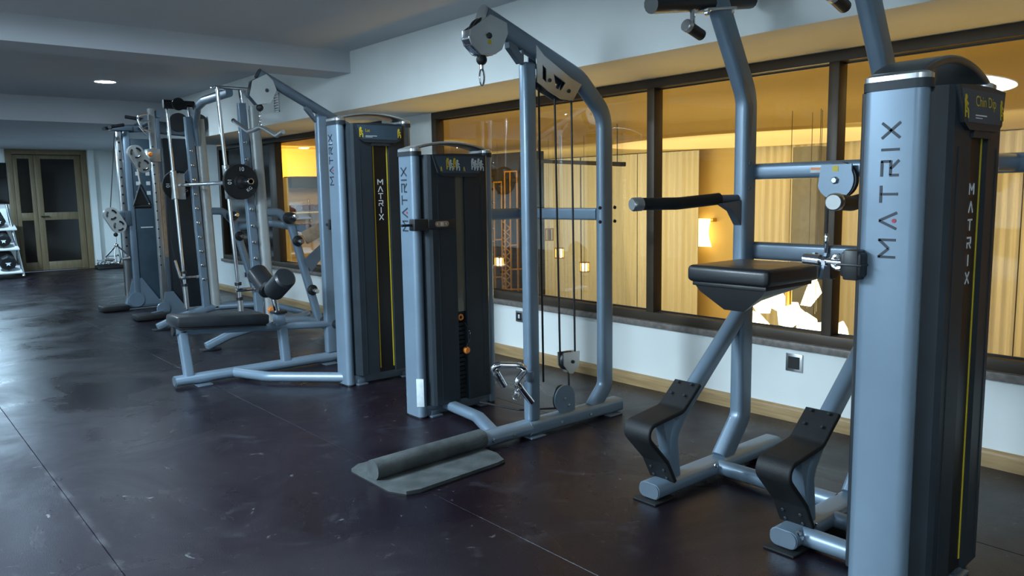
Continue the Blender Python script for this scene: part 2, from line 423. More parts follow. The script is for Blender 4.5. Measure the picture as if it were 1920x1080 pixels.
# bulkhead air vent
g = PX(520, 200, X=3.70); vt = thing('air_vent', 'small white slotted air vent on the bulkhead', 'vent', (3.70, g.y, 2.42))
part('vent_frame', B().box(3.688, 3.70, g.y-.065, g.y-.055, 2.42, 2.62).box(3.688, 3.70, g.y+.055, g.y+.065, 2.42, 2.62).box(3.688, 3.70, g.y-.065, g.y+.065, 2.42, 2.432).box(3.688, 3.70, g.y-.065, g.y+.065, 2.608, 2.62), 'plastic_white', vt)
part('vent_backing', B().box(3.697, 3.6995, g.y-.055, g.y+.055, 2.432, 2.608), 'slot', vt)
for k in range(6): part('vent_slat', B().box(3.690, 3.697, g.y-.055, g.y+.055, 2.440+k*.028, 2.452+k*.028), 'plastic_white', vt)

# wall sockets
def socket(px, py, label, w=.075, double=False):
    p = PX(px, py, X=WX); t = thing('wall_socket', label, 'socket', (WX, p.y, p.z-w))
    part('face_plate', B().box(WX-.010, WX, p.y-w*(2 if double else 1), p.y+w*(2 if double else 1), p.z-w, p.z+w, .003), 'alu' if not double else 'plastic_white', t)
    part('socket_insert', B().box(WX-.012, WX-.0095, p.y-w*.68, p.y+w*.68, p.z-w*.68, p.z+w*.68), 'black', t)
    return t, p
socket(1490, 680, 'black square socket with grey rim under the window behind the tall dip frame', .058)
t, p = socket(975, 593, 'dark wall socket with a white switch beside the cable machine column', .05)
part('rocker_switch', B().box(WX-.016, WX-.012, p.y-.012, p.y+.012, p.z-.018, p.z+.018, .002), 'plastic_white', t)
socket(462, 515, 'pale double wall socket behind the rack machine with guide rods', .05, True)

# ceiling downlights; those of the front and far bays are added, out of view
def downlight(x, y, z, label, power):
    t = thing('downlight', label, 'ceiling light', (x, y, z-.012), 'round ceiling downlights')
    part('rim', B().lathe((x, y, z), (0, 0, -1), [(.135, 0), (.135, .006), (.125, .012), (.115, .012), (.112, .004)], 28), 'plastic_white', t)
    part('diffuser', B().lathe((x, y, z-.003), (0, 0, -1), [(.112, 0), (.112, .006), (.10, .008)], 28), 'lamp', t)
    l = bpy.data.lights.new('downlight_lamp', 'AREA'); l.shape = 'DISK'; l.size = .2*S; l.energy = power; l.color = COOL if y < 12 else (0.52, 0.78, 1.0)
    o = bpy.data.objects.new('downlight_lamp', l); COL.objects.link(o); o.location = Vector((x, y, z-.02))*S
DL = 'round white downlight added out of view in the grey ceiling'
for x, y, z, pw in ((2.456, 10.338, CM, 16), (-.85, 10.25, CM, 24), (-1.45, 10.36, CM, 24), (2.2, 8.6, CM, 0), (.4, 4.6, CF, 30), (2.3, 4.9, CF, 14), (-2.6, 1.6, CF, 8), (-2.2, 3.0, CF, 18), (1.2, 14.6, CR, 42), (1.5, 16.2, CR, 105), (-1.6, 14.6, CR, 50)):
    lab = DL
    if y > 12: lab = 'round downlight added out of view to brighten the dumbbell rack end'
    elif x > 2 and y > 10: lab = 'lit round downlight in the ceiling beside the dual cable trainer'
    elif y > 10: lab = 'round downlight of the middle ceiling bay, mirrored in the window glass'
    if pw: downlight(x, y, z, lab, pw)

# ------------------------------------------------------------------ lobby beyond the glass
LZ, LC, LX = -2.6, 2.42, 15.6
struct('floor_lobby', B().box(WX+.2, LX+.3, -4, 24, LZ-.1, LZ), 'lobby_floor')
struct('ceiling_lobby', B().box(WX+.14, LX, -4, 24, LC, LC+.1), 'lobby_ceil')
ring = lambda k, z: [V(13.0+2.2*k*math.cos(2*math.pi*i/64), 8.2+3.3*k*math.sin(2*math.pi*i/64), z) for i in range(64)]
ol = thing('oval_ceiling_panel', 'glowing oval panel in place of the lit recess in the lobby ceiling', 'ceiling light', (13, 8.2, LC-.05))  # emission stands in for the light inside a cove recess
part('rim', B().rings([ring(1.03, LC), ring(1.03, LC-.04), ring(1.0, LC-.045), ring(1.0, LC-.02)]), 'lobby_ceil', ol)
part('luminous_panel', B().rings([ring(.998, LC-.001), ring(.998, LC-.035)]), 'oval_glow', ol)
struct('wall_lobby_back', B().box(LX, LX+.2, -4, 24, LZ, LC+.4), 'lobby_wall')
struct('wall_lobby_end', B().box(WX+.14, LX, 24, 24.2, LZ, LC+.4).box(WX+.14, LX, -4.2, -4, LZ, LC+.4), 'lobby_wall')
struct('wall_lobby_front', B().box(WX+.14, WX+.2, -4, 24, LZ, 0), 'lobby_wall')
def curtain(y0, y1, label, seed):
    rnd = random.Random(seed); n = 90; ph = rnd.random()*6; rings = []
    for z in (LZ+.05, 0, LC-.02):
        row = []
        for k in range(n+1):
            t_ = k/n; y = y0+(y1-y0)*t_
            d = .030*math.sin(2*math.pi*t_*(y1-y0)/.17+ph)+.018*math.sin(2*math.pi*t_*(y1-y0)/.53+ph*2)
            row.append(V(15.25+d, y, z))
        rings.append(row)
    b = B().rings(rings, cap=False, closed=False)
    b2 = B().rings([[p+V(.012, 0, 0) for p in r] for r in rings], cap=False, closed=False)
    b.merge(b2)
    return solo('curtain', b, 'curtain', label, 'curtain', 'cream lobby curtains')
ya = PX(1312, 400, X=15.25).y
for k in range(3): curtain(ya+k*1.95+.01, ya+(k+1)*1.95-.01, 'cream pleated lobby curtain between the glowing sconce and the dark lattice wall', k)
yc = PX(1408, 400, X=15.25).y
for k in range(4): curtain(yc-(k+1)*1.75+.01, yc-k*1.75-.01, 'cream pleated lobby curtain on the pillar side of the glowing sconce', 10+k)
# wall sconce: a curled glowing ribbon
p = PX(1324, 436, X=15.5)
sc = thing('wall_sconce', 'glowing curled ribbon wall lamp on the amber lobby wall', 'wall lamp', (15.58, p.y, p.z-.35))
rows = []
for k in range(13):
    t_ = k/12; z = p.z+.33-.66*t_; off = .05*math.sin(t_*5.2); w = .17-.03*math.sin(t_*math.pi)
    rows.append([V(15.42+.05*math.sin(t_*6), p.y+off+sx*w+ (0.05*t_ if sx > 0 else 0), z) for sx in (-1, -.33, .33, 1)])
rb = B().rings(rows, cap=False, closed=False); rb.merge(B().rings([[q+V(.02, 0, 0) for q in r] for r in rows], cap=False, closed=False))
part('ribbon_shade', rb, 'sconce', sc)
part('wall_mount', B().box(15.46, 15.6, p.y-.22, p.y-.12, p.z+.26, p.z+.34, .01), 'gold', sc)
# chandelier of glowing petals
c = PX(1478, 580, X=9.0)
ch = thing('chandelier', 'glowing chandelier of folded glass petals hanging low in the lobby', 'chandelier', (c.x, c.y, c.z-.5))
rnd = random.Random(3)
for k in range(12):
    q = c+V(rnd.uniform(-.45, .45), -.62+1.24*((k*5) % 12)/11+rnd.uniform(-.05, .05), rnd.uniform(-.38, .26))
    a = Matrix.Rotation(rnd.uniform(0, 6.3), 3, 'X') @ Matrix.Rotation(rnd.uniform(-.6, .6), 3, 'Z')
    w, h = rnd.uniform(.10, .17), rnd.uniform(.13, .22)
    pts = [V(.02, -w, -h*.4), V(-.03, -.01, -h), V(.03, w, -h*.3), V(.0, w*.7, h*.8), V(-.05, -.02, h), V(.02, -w*.8, h*.5)]
    part('glass_petal', B().prism([q+a @ v for v in pts], a @ V(.018, 0, 0)), 'warm_glow', ch)
for k in range(7):
    q = c+V(rnd.uniform(-.3, .3), rnd.uniform(-.5, .5), 0); part('wire', B().cyl(V(q.x, q.y, c.z), V(q.x, q.y, LC), .004, 6), 'grey_col', ch)
part('stem', B().cyl((c.x, c.y, c.z-.35), (c.x, c.y, c.z+.3), .04, 12), 'gold', ch)
l = bpy.data.lights.new('chandelier_lamp', 'POINT'); l.energy = 18; l.color = (1, .75, .35); l.shadow_soft_size = .35
o = bpy.data.objects.new('chandelier_lamp', l); COL.objects.link(o); o.location = (c+V(-.6, 0, .1))*S
# grey square pillar
p = PX(1520, 275, X=14.2)
solo('pillar', B().box(14.0, 14.4, p.y-.26, p.y+.26, LZ, p.z, .02), 'grey_col', 'grey square pillar standing before the lobby curtain', 'pillar')
# dark bookcase wall with gold lattice
dk = B().box(10.2, 10.45, PX(1003, 400, X=10.2).y, 16.5, LZ, PX(960, 286, X=10.2).z)
struct('wall_lobby_dark', dk, 'dark_wall')
ls = thing('lattice_screen', 'gold metal lattice screen of zigzags and squares before a dark wall', 'screen', (10.1, 11.8, LZ))
def lbar(a, b_, r=.018):
    pa, pb = PX(*a, X=10.1), PX(*b_, X=10.1); return B().sweep([pa, pb], r*2, r*2, (1, 0, 0), r=.003, n=1)
for x in (927, 941, 947, 957, 970, 984): part('upright', lbar((x, 322 if x > 943 else 340), (x+2, 546)), 'gold', ls)
for k in range(9):
    y0 = 415+k*15; part('zigzag', lbar((943, y0), (957, y0+13), .012), 'gold', ls); part('zigzag', lbar((957, y0+13), (944, y0+24), .012), 'gold', ls)
for x0, x1, y in ((927, 941, 342), (927, 943, 450), (946, 970, 322), (957, 970, 460), (957, 984, 410), (957, 984, 505), (927, 943, 520), (946, 984, 543)): part('rail', lbar((x0, y), (x1, y-1), .015), 'gold', ls)
# lit lantern frames
for k, (px, py, w, h, lit) in enumerate(((932, 491, 9, 17, 1), (1045, 475, 8, 19, 1), (1092, 501, 9, 18, 1), (1026, 440, 6, 22, 0))):
    X = 9.4; a, b_ = PX(px-w/2, py-h/2, X=X), PX(px+w/2, py+h/2, X=X)
    lab = ('small glowing lantern before the gold lattice screen', 'small glowing lantern hung before the lobby curtain, the higher of two', 'small glowing lantern hung before the lobby curtain, the lower of two', 'narrow unlit lantern frame hung before the lobby curtain')[k]
    ln = thing('lantern', lab, 'lantern', (X, (a.y+b_.y)/2, b_.z), 'small lobby lanterns')
    fr = B(); y0, y1, z0, z1 = b_.y, a.y, b_.z, a.z
    for yy in (y0, y1):
        for xx in (X, X+.10): fr.box(xx-.008, xx+.008, yy-.008, yy+.008, z0, z1)
    for zz in (z0, z1): fr.box(X-.008, X+.108, y0-.008, y1+.008, zz-.008, zz+.008)
    part('frame', fr, 'gold', ln)
    part('glow_pane', B().box(X+.03, X+.07, y0+.012, y1-.012, z0+.012, z1-.012, .003), 'warm_glow' if lit else 'grey_col', ln)
    part('hanging_wire', B().cyl((X+.05, (y0+y1)/2, z1), (X+.05, (y0+y1)/2, LC), .003, 6), 'cable', ln)
# dark suspended rail
a, b_ = PX(1003, 302, X=9.6), PX(1168, 308, X=8.2)
hr = thing('suspended_rail', 'dark flat rail hung from the lobby ceiling on thin rods', 'rail', a)
part('rail_bar', B().sweep([a, b_], .06, .09, (0, 0, 1), r=.01, n=2), 'dark_wall', hr)
for t_ in (.05, .35, .95):
    q = a.lerp(b_, t_); part('rod', B().cyl(q, (q.x, q.y, LC), .007, 6), 'dark_wall', hr)
# solid shelf with dark red dumbbells, built for a rack mirrored in the second window
struct('floor_landing', B().box(WX+.2, 7.4, 11.2, 15.2, -.2, -.02), 'lobby_floor')
sx0, sx1, SY = PX(543, 400, Y=12.9).x, PX(626, 400, Y=12.9).x, 12.9
zs = [PX(570, y, Y=SY).z for y in (433, 397, 352, 333)]
sh = thing('mirrored_shelf', 'white shelf with dark head panel, built for the rack reflected in the second window', 'shelf', ((sx0+sx1)/2, SY+.2, -.02))
part('back_panel', B().box(sx0, sx1, SY+.36, SY+.40, -.02, zs[3]), 'lobby_wall', sh)
part('side_panel', B().box(sx0-.03, sx0, SY, SY+.40, -.02, zs[3]), 'wall', sh); part('side_panel', B().box(sx1, sx1+.03, SY, SY+.40, -.02, zs[3]), 'wall', sh)
for z in (.3, zs[0], zs[1]): part('shelf_board', B().box(sx0, sx1, SY, SY+.36, z-.03, z, .004), 'wall', sh)
part('head_panel', B().box(sx0+.05, sx1+.1, SY-.02, SY+.30, zs[2], zs[3]+.02, .01), 'dark_wall', sh)
struct('wall_landing', B().box(5.2, 9.5, 14.6, 14.75, -.2, LC), 'lobby_wall')
for r_, z in enumerate((zs[0], zs[1])):
    for k in range(6):
        x = sx0+.07+k*.125
        t = thing('dumbbell', 'dark red round dumbbell on the %s board of the shelf built for a reflection' % ('lower', 'upper')[r_], 'dumbbell', (x, SY+.18, z), 'red dumbbells on the shelf built for a reflection')
        for yy in (SY+.02, SY+.20): part('head', B().cyl((x, yy, z+.062), (x, yy+.10, z+.062), .058, 8, .012), 'red_vinyl', t)
        part('handle', B().cyl((x, SY+.1, z+.06), (x, SY+.22, z+.06), .018, 8), 'chrome', t)

# ------------------------------------------------------------------ ceiling panel lamps: front one mirrored in the glass, back one added for light
def oval_lamp(cx, cy, rx, ry, label, power):
    t = thing('oval_ceiling_lamp', label, 'ceiling light', (cx, cy, CF-.04))
    ring = lambda k, z: [V(cx+rx*k*math.cos(2*math.pi*i/40), cy+ry*k*math.sin(2*math.pi*i/40), z) for i in range(40)]
    part('housing', B().rings([ring(1.06, CF), ring(1.06, CF-.035), ring(1.0, CF-.035), ring(1.0, CF-.01)]), 'plastic_white', t)
    part('diffuser', B().rings([ring(.995, CF-.012), ring(.995, CF-.03)]), M['lamp_panel'], t)
    l = bpy.data.lights.new('panel_lamp', 'AREA'); l.shape = 'ELLIPSE'; l.size = 2*rx*S; l.size_y = 2*ry*S; l.energy = power; l.color = COOL
    o = bpy.data.objects.new('panel_lamp', l); COL.objects.link(o); o.location = Vector((cx, cy, CF-.05))*S
M['lamp_panel'] = emis('lamp_panel_white', (0.80, 0.92, 1.0), 6.0)
oval_lamp(-1.7, 4.25, 1.5, .7, 'large oval white lamp on the front ceiling bay', 390)
oval_lamp(-1.2, -.6, 1.5, .6, 'large oval white lamp added for light near the back wall', 40)

# ------------------------------------------------------------------ weight tower shared by the three selectorised machines
EX, EY, EZ = V(1, 0, 0), V(0, 1, 0), V(0, 0, 1)
def bolts(parent, pts, axis, r=.011, h=.010, m='chrome'):
    b = B()
    for p in pts: b.lathe(p, axis, [(r, 0), (r, h*.6), (r*.7, h)], 6)
    part('bolts', b, m, parent, kind='stuff')
def tower(root, x0, x1, yn, yf, h, style, txt, front_txt=None, title=None, yshift=0.0, arch='alu'):
    ym, xm, w = (yn+yf)/2, (x0+x1)/2, .072
    def plan(cx, cy, ww, dd, r, z): return [V(cx+a, cy+b, z) for a, b in rrect(ww, dd, r, 5)]
    cols = []
    for cx in (x0+w/2, x1-w/2):
        c = part('side_column', B().rings([plan(cx, ym, w, yf-yn, .034, z) for z in (.012, h)]), 'steel', root)
        part('column_foot', B().rings([plan(cx, ym, w-.012, yf-yn-.012, .03, z) for z in (0, .013)]), 'black', c)
        cols.append(c)
    # lettering up the outer face
    z0, size, total = txt
    b = B(); dot = B(); o = V(x0-.0003, ym-size/2+yshift, z0); adv = 0
    glyph = sum(STROKES[c][0] for c in 'MATRIX')*size; gap = (total-glyph)/5
    for chh in 'MATRIX':
        lt = B(); strokes(lt, chh, o+EZ*adv, EZ, EY, -EX, size, .145); part('letter', lt, 'navy', cols[0])
        if chh == 'A': dot.cyl(o+EZ*(adv+.5*size)+EY*(size*.14)+EX*.001, o+EZ*(adv+.5*size)+EY*(size*.14)-EX*.0018, size*.12, 12)
        adv += STROKES[chh][0]*size+gap
    part('letter_dot', dot, 'red', cols[0])
    # collars, caps and arched carry handle
    for cx in (x0+w/2+.004, x1-w/2-.004):
        c = part('collar', B().rings([plan(cx, ym, w+.016, yf-yn+.016, .038, z) for z in (h-.012, h+.018)]), 'collar', root)
        part('cap', B().rings([plan(cx, ym, w+.014, yf-yn+.012, .038, h+.018), plan(cx, ym, w+.014, yf-yn+.012, .038, h+.034), plan(cx, ym, w-.012, yf-yn-.012, .03, h+.042)]), 'alu', c)
    n = 18; path = [V(x0+.03+(x1-x0-.06)*k/n, ym, h+.034+(.066 if arch == 'arch' else .046)*math.sin(math.pi*k/n)**.8) for k in range(n+1)]
    part('arch_handle', B().sweep(path, (yf-yn)*.86, (.030 if arch == 'arch' else .020), EY, r=.009), arch, root)
    # shrouds
    hs = .075 if style == 'matrix' else .040
    prof = [(x0+w-.01, yn+.035), (x0+w+.006, yn+.015), (x0+w+.016, yn-.038), (x0+w+.036, yn-.052), (xm-hs, yn-.058)]
    back = yn+.062
    def wing(sgn, z0_, z1_):
        P = [((p[0] if sgn < 0 else 2*xm-p[0]), p[1]) for p in prof]
        P = P+[(P[-1][0], back), (P[0][0], back)]
        return [[V(a, b_, z) for a, b_ in P] for z in (z0_, z1_)]
    zt = h-.14
    sb = B()
    for sg in (-1, 1): sb.rings(wing(sg, .085, h-.004))
    sb.box(xm-hs, xm+hs, yn-.058, back, zt, h-.004)
    shr = part('front_shroud', sb, 'shroud', root)
    seam = B()
    for sg in (-1, 1): seam.box(xm+sg*(x1-x0)*.27-.0015, xm+sg*(x1-x0)*.27+.0015, yn-.0565, yn-.04, .10, h-.2)
    part('shroud_seam', seam, 'collar', shr)
    if style == 'matrix':
        st = part('slot_panel', B().box(xm-hs, xm+hs, yn-.040, yn-.03, .085, zt), 'slot', root)
        part('edge_stripe', B().box(xm-hs+.015, xm-hs+.024, yn-.0422, yn-.0400, .12, zt-.02), 'yellow', st); part('edge_stripe', B().box(xm+hs-.013, xm+hs-.004, yn-.0422, yn-.0400, .12, zt-.02), 'yellow', st)
        part('slot_cap', B().rings([[V(xm+hs*1.1*math.cos(math.pi*k/12), y, zt-.03+.05*math.sin(math.pi*k/12)) for k in range(13)] for y in (yn-.066, yn-.05)]), 'collar', root)
        z1, zb, sz = front_txt; b = B(); step = (z1-zb-sz)/5
        for k, chh in enumerate('MATRIX'):
            lt = B(); strokes(lt, chh, V(xm-STROKES[chh][0]*sz/2, yn-.0404, z1-sz-k*step), EX, EZ, -EY, sz, .15); part('letter', lt, 'white_print', st)
    else:
        part('smoked_window', B().box(xm-hs, xm+hs, yn-.035, yn-.02, .70, zt), 'smoke', root)
        part('slot_panel', B().box(xm-hs, xm+hs, yn+.01, yn+.02, .085, .70), 'slot', root)
        for k in range(17): part('weight_plate', B().box(xm-hs+.003, xm+hs-.003, yn-.022, yn+.01, .10+k*.031, .10+k*.031+.026, .003, 1), 'black', root)
        part('stack_head', B().box(xm-hs+.002, xm+hs-.002, yn-.030, yn+.01, .635, .70, .004), 'black', root)
        part('stack_ring', B().torus((xm-.004, yn-.034, .660), EY, .017, .007), 'orange', root)
        pin = part('selector_pin', B().lathe((xm+.028, yn-.035, .43), -EY, [(.022, 0), (.026, .01), (.026, .022), (.018, .032)], 14), 'orange', root)
        co = B(); pts = [V(xm+.01+.045*math.sin(math.pi*t/20)+.004*math.sin(t*2.5), yn-.062, .62-.17*t/20+.004*math.cos(t*2.5)) for t in range(21)]
        part('coil_cord', co.tube(pts, .004, 6), 'cable', pin)
    # rear shroud
    P = [(a, 2*ym-b_) for a, b_ in prof[:-1]]; P = P+[(2*xm-a, b_) for a, b_ in reversed(P)]
    P = P+[(P[-1][0], 2*ym-back), (P[0][0], 2*ym-back)]
    part('rear_shroud', B().rings([[V(a, b_, z) for a, b_ in P] for z in (.085, h-.004)]), 'shroud', root)
    part('core', B().box(x0+w-.006, x1-w+.006, yn+.068, yf-.068, .03, h-.01), 'slot', root)
    # placard
    hw = (x1-x0)*.285; zp0, zp1 = h-.128, h-.012; yy = yn-.052
    bez = [(-hw-.03, zp1+.008), (-hw+.01, zp0+.005), (-hw+.05, zp0-.018), (hw-.05, zp0-.018), (hw-.01, zp0+.005), (hw+.03, zp1+.008), (hw*.4, zp1+.016), (-hw*.4, zp1+.016)]
    tl = lambda a, z, d: V(xm+a, yy-d-(zp1-z)*.06, z)
    pl = part('placard', B().rings([[tl(a, z, -.03) for a, z in bez], [tl(a, z, .010) for a, z in bez]]), 'collar', root)
    inn = [(-hw-.012, zp1-.002), (-hw+.035, zp0+.006), (hw-.035, zp0+.006), (hw+.012, zp1-.002)]
    part('placard_film', B().rings([[tl(a, z, .0098) for a, z in inn], [tl(a, z, .0118) for a, z in inn]]), 'screen', pl)
    up = V(0, .06, 1).normalized(); nr = V(0, -1, .06).normalized()
    if title:
        t0, sz, off = title
        part('title_print', text_mesh(t0, tl(off, zp1-.055, .0120), EX, up, nr, sz), 'yellow', pl)
        part('subtitle_print', B().obox(tl(off+.05, zp1-.085, .0122), EX, up, nr, .10, .004, .0006).obox(tl(off+.03, zp1-.094, .0122), EX, up, nr, .06, .003, .0006), 'white_print', pl)
    def figure(a, z, sc, m):
        f = B(); c = tl(a, z, .0121)
        f.lathe(c+up*sc*.42, nr, [(sc*.13, 0), (sc*.13, .0008)], 10)
        for q, r_ in (((0, .30), (.06, -.05)), ((.06, -.05), (.22, -.12)), ((.22, -.12), (.20, -.48)), ((0, .25), (.24, .10)), ((-.12, .35), (-.12, -.45)), ((-.12, -.2), (.08, -.2))):
            p, q2 = c+EX*q[0]*sc+up*q[1]*sc, c+EX*r_[0]*sc+up*r_[1]*sc; d = (q2-p).normalized(); s_ = nr.cross(d)*sc*.05
            f.prism([p-s_, q2-s_, q2+s_, p+s_], nr*.0008)
        part('exercise_figure', f, m, pl)
    if style == 'matrix':
        figure(-hw+.02, (zp0+zp1)/2-.003, .075, 'yellow'); figure(hw-.02, (zp0+zp1)/2-.003, .07, 'yellow')
    else:
        for a in (-.10, -.045, .105, .155): figure(a, (zp0+zp1)/2+.004, .075, 'yellow' if a < 0 else 'label_white'); figure(a+.022, (zp0+zp1)/2-.004, .07, 'label_white')
        figure(-.155, zp0+.03, .03, 'yellow'); figure(.03, zp0+.03, .03, 'yellow')
    # base rail
    part('base_rail', B().box(x0+w-.02, x1-w+.02, yn+.012, yf-.012, .012, .080, .006), 'steel_dark', root)
    for xx in (x0+w+.05, x1-w-.06): part('foot_tab', B().box(xx-.045, xx+.045, yn-.028, yn+.05, 0, .014, .004).box(xx-.03, xx+.03, yn-.004, yn+.013, .014, .045, .003), 'steel_dark', root)
    return cols
def pulley(b, c, axis, r, w):
    a = Vector(axis).normalized()
    return b.lathe(Vector(c)-a*w/2, a, [(r*.25, 0), (r, 0), (r, w*.2), (r*.9, w*.5), (r, w*.8), (r, w), (r*.25, w)], 28)
def disc_plate(b, c, axis, r, th, n=28): return b.cyl(Vector(c)-Vector(axis)*th/2, Vector(c)+Vector(axis)*th/2, r, n)
def poly_px(pts, **pl): return [PX(*p, **pl) for p in pts]

# ------------------------------------------------------------------ assisted chin / dip machine
Y1, Y2 = 2.36, 1.645
R = thing('dip_assist_machine', 'grey chin and dip assist machine with padded knee platform and two black steps', 'gym machine', (3.2, 1.9, 0))
tower(R, 2.65, 3.275, 1.085, 1.288, 1.825, 'matrix', (1.258, .060, .452), (1.505, 1.155, .040), ('Chin Dip', .050, -.08), arch='arch')
for Yf in (Y1, Y2):
    out = 1 if Yf == Y1 else -1
    bb = part('base_beam', B().sweep([V(2.84, Yf, .052), V(3.93, Yf, .052)], .125, .076, EY, r=.032), 'steel', R)
    part('end_cap', B().sweep([V(2.834, Yf, .052), V(2.8405, Yf, .052)], .118, .070, EY, r=.03), 'steel_dark', bb)
    part('floor_pad', B().box(2.80, 2.96, Yf-.07, Yf+.07, 0, .010, .003), 'rubber', bb); part('floor_pad', B().box(3.78, 3.90, Yf-.07, Yf+.07, 0, .018, .003), 'rubber', bb)
    post = part('post', B().sweep(fillet([V(3.43, Yf, .075), V(3.60, Yf, .27), V(3.60, Yf, 1.97), V(3.30, Yf, 2.47)], [.12, .22]), .078, .112, EY, r=.024), 'steel', R)
    cre = B()
    for sg in (-1,): cre.prism([V(3.585, Yf-.0385, 1.72), V(3.565, Yf-.0385, 1.90), V(3.50, Yf-.0385, 2.06), V(3.545, Yf-.0385, 2.03), V(3.605, Yf-.0385, 1.92)], V(0, -.0012, 0))
    part('weld_crease', cre, 'steel_dark', post)
    part('strut', B().sweep(fillet([V(3.60, Yf, .86), V(3.06, Yf, .40), V(2.985, Yf, .30), V(3.01, Yf, .085)], [.10, .12]), .074, .088, EY, r=.03), 'steel', R)
    # bent step
    prof = fillet([V(3.135, Yf, .535), V(3.005, Yf, .428), V(2.70, Yf, .392), V(2.885, Yf, .20), V(2.945, Yf, .09)], [.06, .045, .06])
    sp = part('step', B().sweep(prof, .158, .022, EY, r=.008), 'rubber', R, 'black ribbed rubber step')
    bp = []
    for dx, dz in ((3.12, .524), (3.065, .478)):
        for dy in (-.04, .04): bp.append(V(dx-.011, Yf+dy, dz+.014))
    for dx, dz in ((2.912, .150), (2.935, .105)):
        for dy in (-.04, .04): bp.append(V(dx-.012, Yf+dy, dz))
    bolts(sp, bp[:4], V(-.6, 0, .75), .008, .007, 'collar'); bolts(sp, bp[4:], V(-1, 0, -.3), .008, .007, 'collar')
    part('step_gusset', B().prism([V(2.99, Yf-.03, .41), V(2.90, Yf-.03, .405), V(2.955, Yf-.03, .21), V(2.985, Yf-.03, .21)], V(0, .06, 0)), 'steel', R)
    # dip handle flaring outwards
    e = V(2.92 if out > 0 else 2.87, Yf+out*.16, 1.432 if out > 0 else 1.442); m_ = V(3.42, Yf+out*.035, 1.448)
    hb = part('dip_handle', B().tube(fillet([V(3.60, Yf, 1.448), m_, V(3.15, Yf+out*.085, 1.430), e], [.15, .2]), .021, 12), 'steel_dark', R)
    part('grip', B().tube(fillet([m_+V(.0, 0, 0), V(3.15, Yf+out*.085, 1.430), e+V(.02, 0, 0)], [.2]), .031, 14), 'rubber', hb)
    part('grip_cap', B().lathe(e+V(.03, -out*.008, 0), (e-m_), [(.034, 0), (.034, .045), (.028, .055)], 16), 'alu', hb)
    part('handle_bracket', B().prism([V(3.56, Yf-.02, 1.44), V(3.40, Yf-.02+out*.02, 1.425), V(3.47, Yf-.02, 1.385), V(3.53, Yf-.02, 1.315), V(3.56, Yf-.02, 1.30)], V(0, .04, 0)), 'steel_dark', hb)
    # pull-up arm on top
    t0, t1 = V(3.62, Yf, 2.455), V(2.86, Yf+out*.02, 2.335)
    ar = part('pull_up_arm', B().tube([t0, t1], .042, 14), 'black', R)
    part('arm_bracket', B().obox(V(3.31, Yf, 2.365), V(1, 0, .16), EY, V(-.16, 0, 1), .24, .10, .014, .003), 'alu', ar)
    bolts(ar, [V(3.21, Yf-.03, 2.345), V(3.41, Yf-.03, 2.375)], V(0, 0, -1), .016, .022)
    part('hook_rod', B().tube(fillet([V(3.14, Yf, 2.36), V(3.14, Yf, 2.265), V(3.16, Yf, 2.250)], [.02]), .013, 10), 'chrome', ar)
    g = part('hook_grip', B().cyl((3.115, Yf, 2.262), (3.215, Yf+.005, 2.237), .027, 16), 'black', ar)
    part('hook_grip_cap', B().cyl((3.085, Yf, 2.2695), (3.116, Yf, 2.2618), .029, 16, .004), 'alu', g)
    bolts(post, [V(3.58, Yf-.039, z) for z in (1.50, 1.63)], V(0, -1, 0), .012, .008, 'steel_dark')
part('top_crossbar', B().tube([V(3.42, Y2, 2.49), V(3.42, Y1, 2.49)], .035, 14), 'steel', R)
part('cross_tube', B().tube([V(3.36, Y2+.04, .052), V(3.36, Y1-.04, .052)], .040, 16), 'steel', R)
part('cross_tube', B().tube([V(2.93, 1.21, .050), V(2.93, Y2-.04, .050)], .040, 16), 'steel', R)
part('cross_tube', B().tube([V(3.18, 1.22, .050), V(3.18, Y2-.04, .050)], .036, 16), 'steel', R)
bolts(R, [V(3.30, Y1-.052, .075), V(2.875, Y2-.052, .06), V(2.86, Y2-.05, .085), V(2.99, Y2-.052, .08)], V(0, -1, .3), .012, .016)
xb = part('upper_crossbar', B().sweep([V(3.655, 1.03, 1.585), V(3.655, Y1-.03, 1.585)], .060, .082, EX, r=.024), 'steel', R)
part('tower_link', B().sweep([V(3.25, 1.13, 1.585), V(3.655, 1.13, 1.585)], .05, .07, EY, r=.02), 'steel', R)
part('lower_crossbar', B().sweep([V(3.655, Y2+.02, 1.172), V(3.655, Y1-.03, 1.172)], .060, .092, EX, r=.022), 'steel_dark', R)
pc = PX(1568, 338, X=3.60)
pu = part('pulley', pulley(B(), pc+V(.012, -.012, 0), EX, .086, .03), 'black', R)
pp = [pc+V(-.012, .088*math.cos(a), .088*math.sin(a)) for a in [math.pi*k/16 for k in range(16, 33)]]+[pc+V(-.012, .085, .06), pc+V(-.012, -.055, .06)]
pp = [pc+V(-.012, .090*math.cos(a), .090*math.sin(a)) for a in [math.pi*k/16-.1 for k in range(14, 32)]]+[pc+V(-.012, .072, .075), pc+V(-.012, -.078, .075)]
part('pulley_guard', B().prism(pp, V(.010, 0, 0)), 'steel', pu)
bolts(pu, [pc+V(-.012, 0, 0)], V(-1, 0, 0), .018, .014)
part('pulley_sticker', B().box(pc.x-.0135, pc.x-.0121, pc.y-.014, pc.y+.014, pc.z+.042, pc.z+.068), 'yellow', pu)
q = PX(1530, 319, X=3.62); part('warning_label', B().box(3.6235, 3.6246, q.y-.032, q.y+.032, q.z-.012, q.z+.014), 'label_white', xb); part('warning_band', B().box(3.6228, 3.6236, q.y-.030, q.y+.030, q.z+.001, q.z+.012), 'orange', xb)
q = PX(1549, 400, X=3.60); part('cable', B().tube([V(3.612, q.y, 1.53), V(3.612, q.y, 1.235)], .006, 8), 'cable', R)
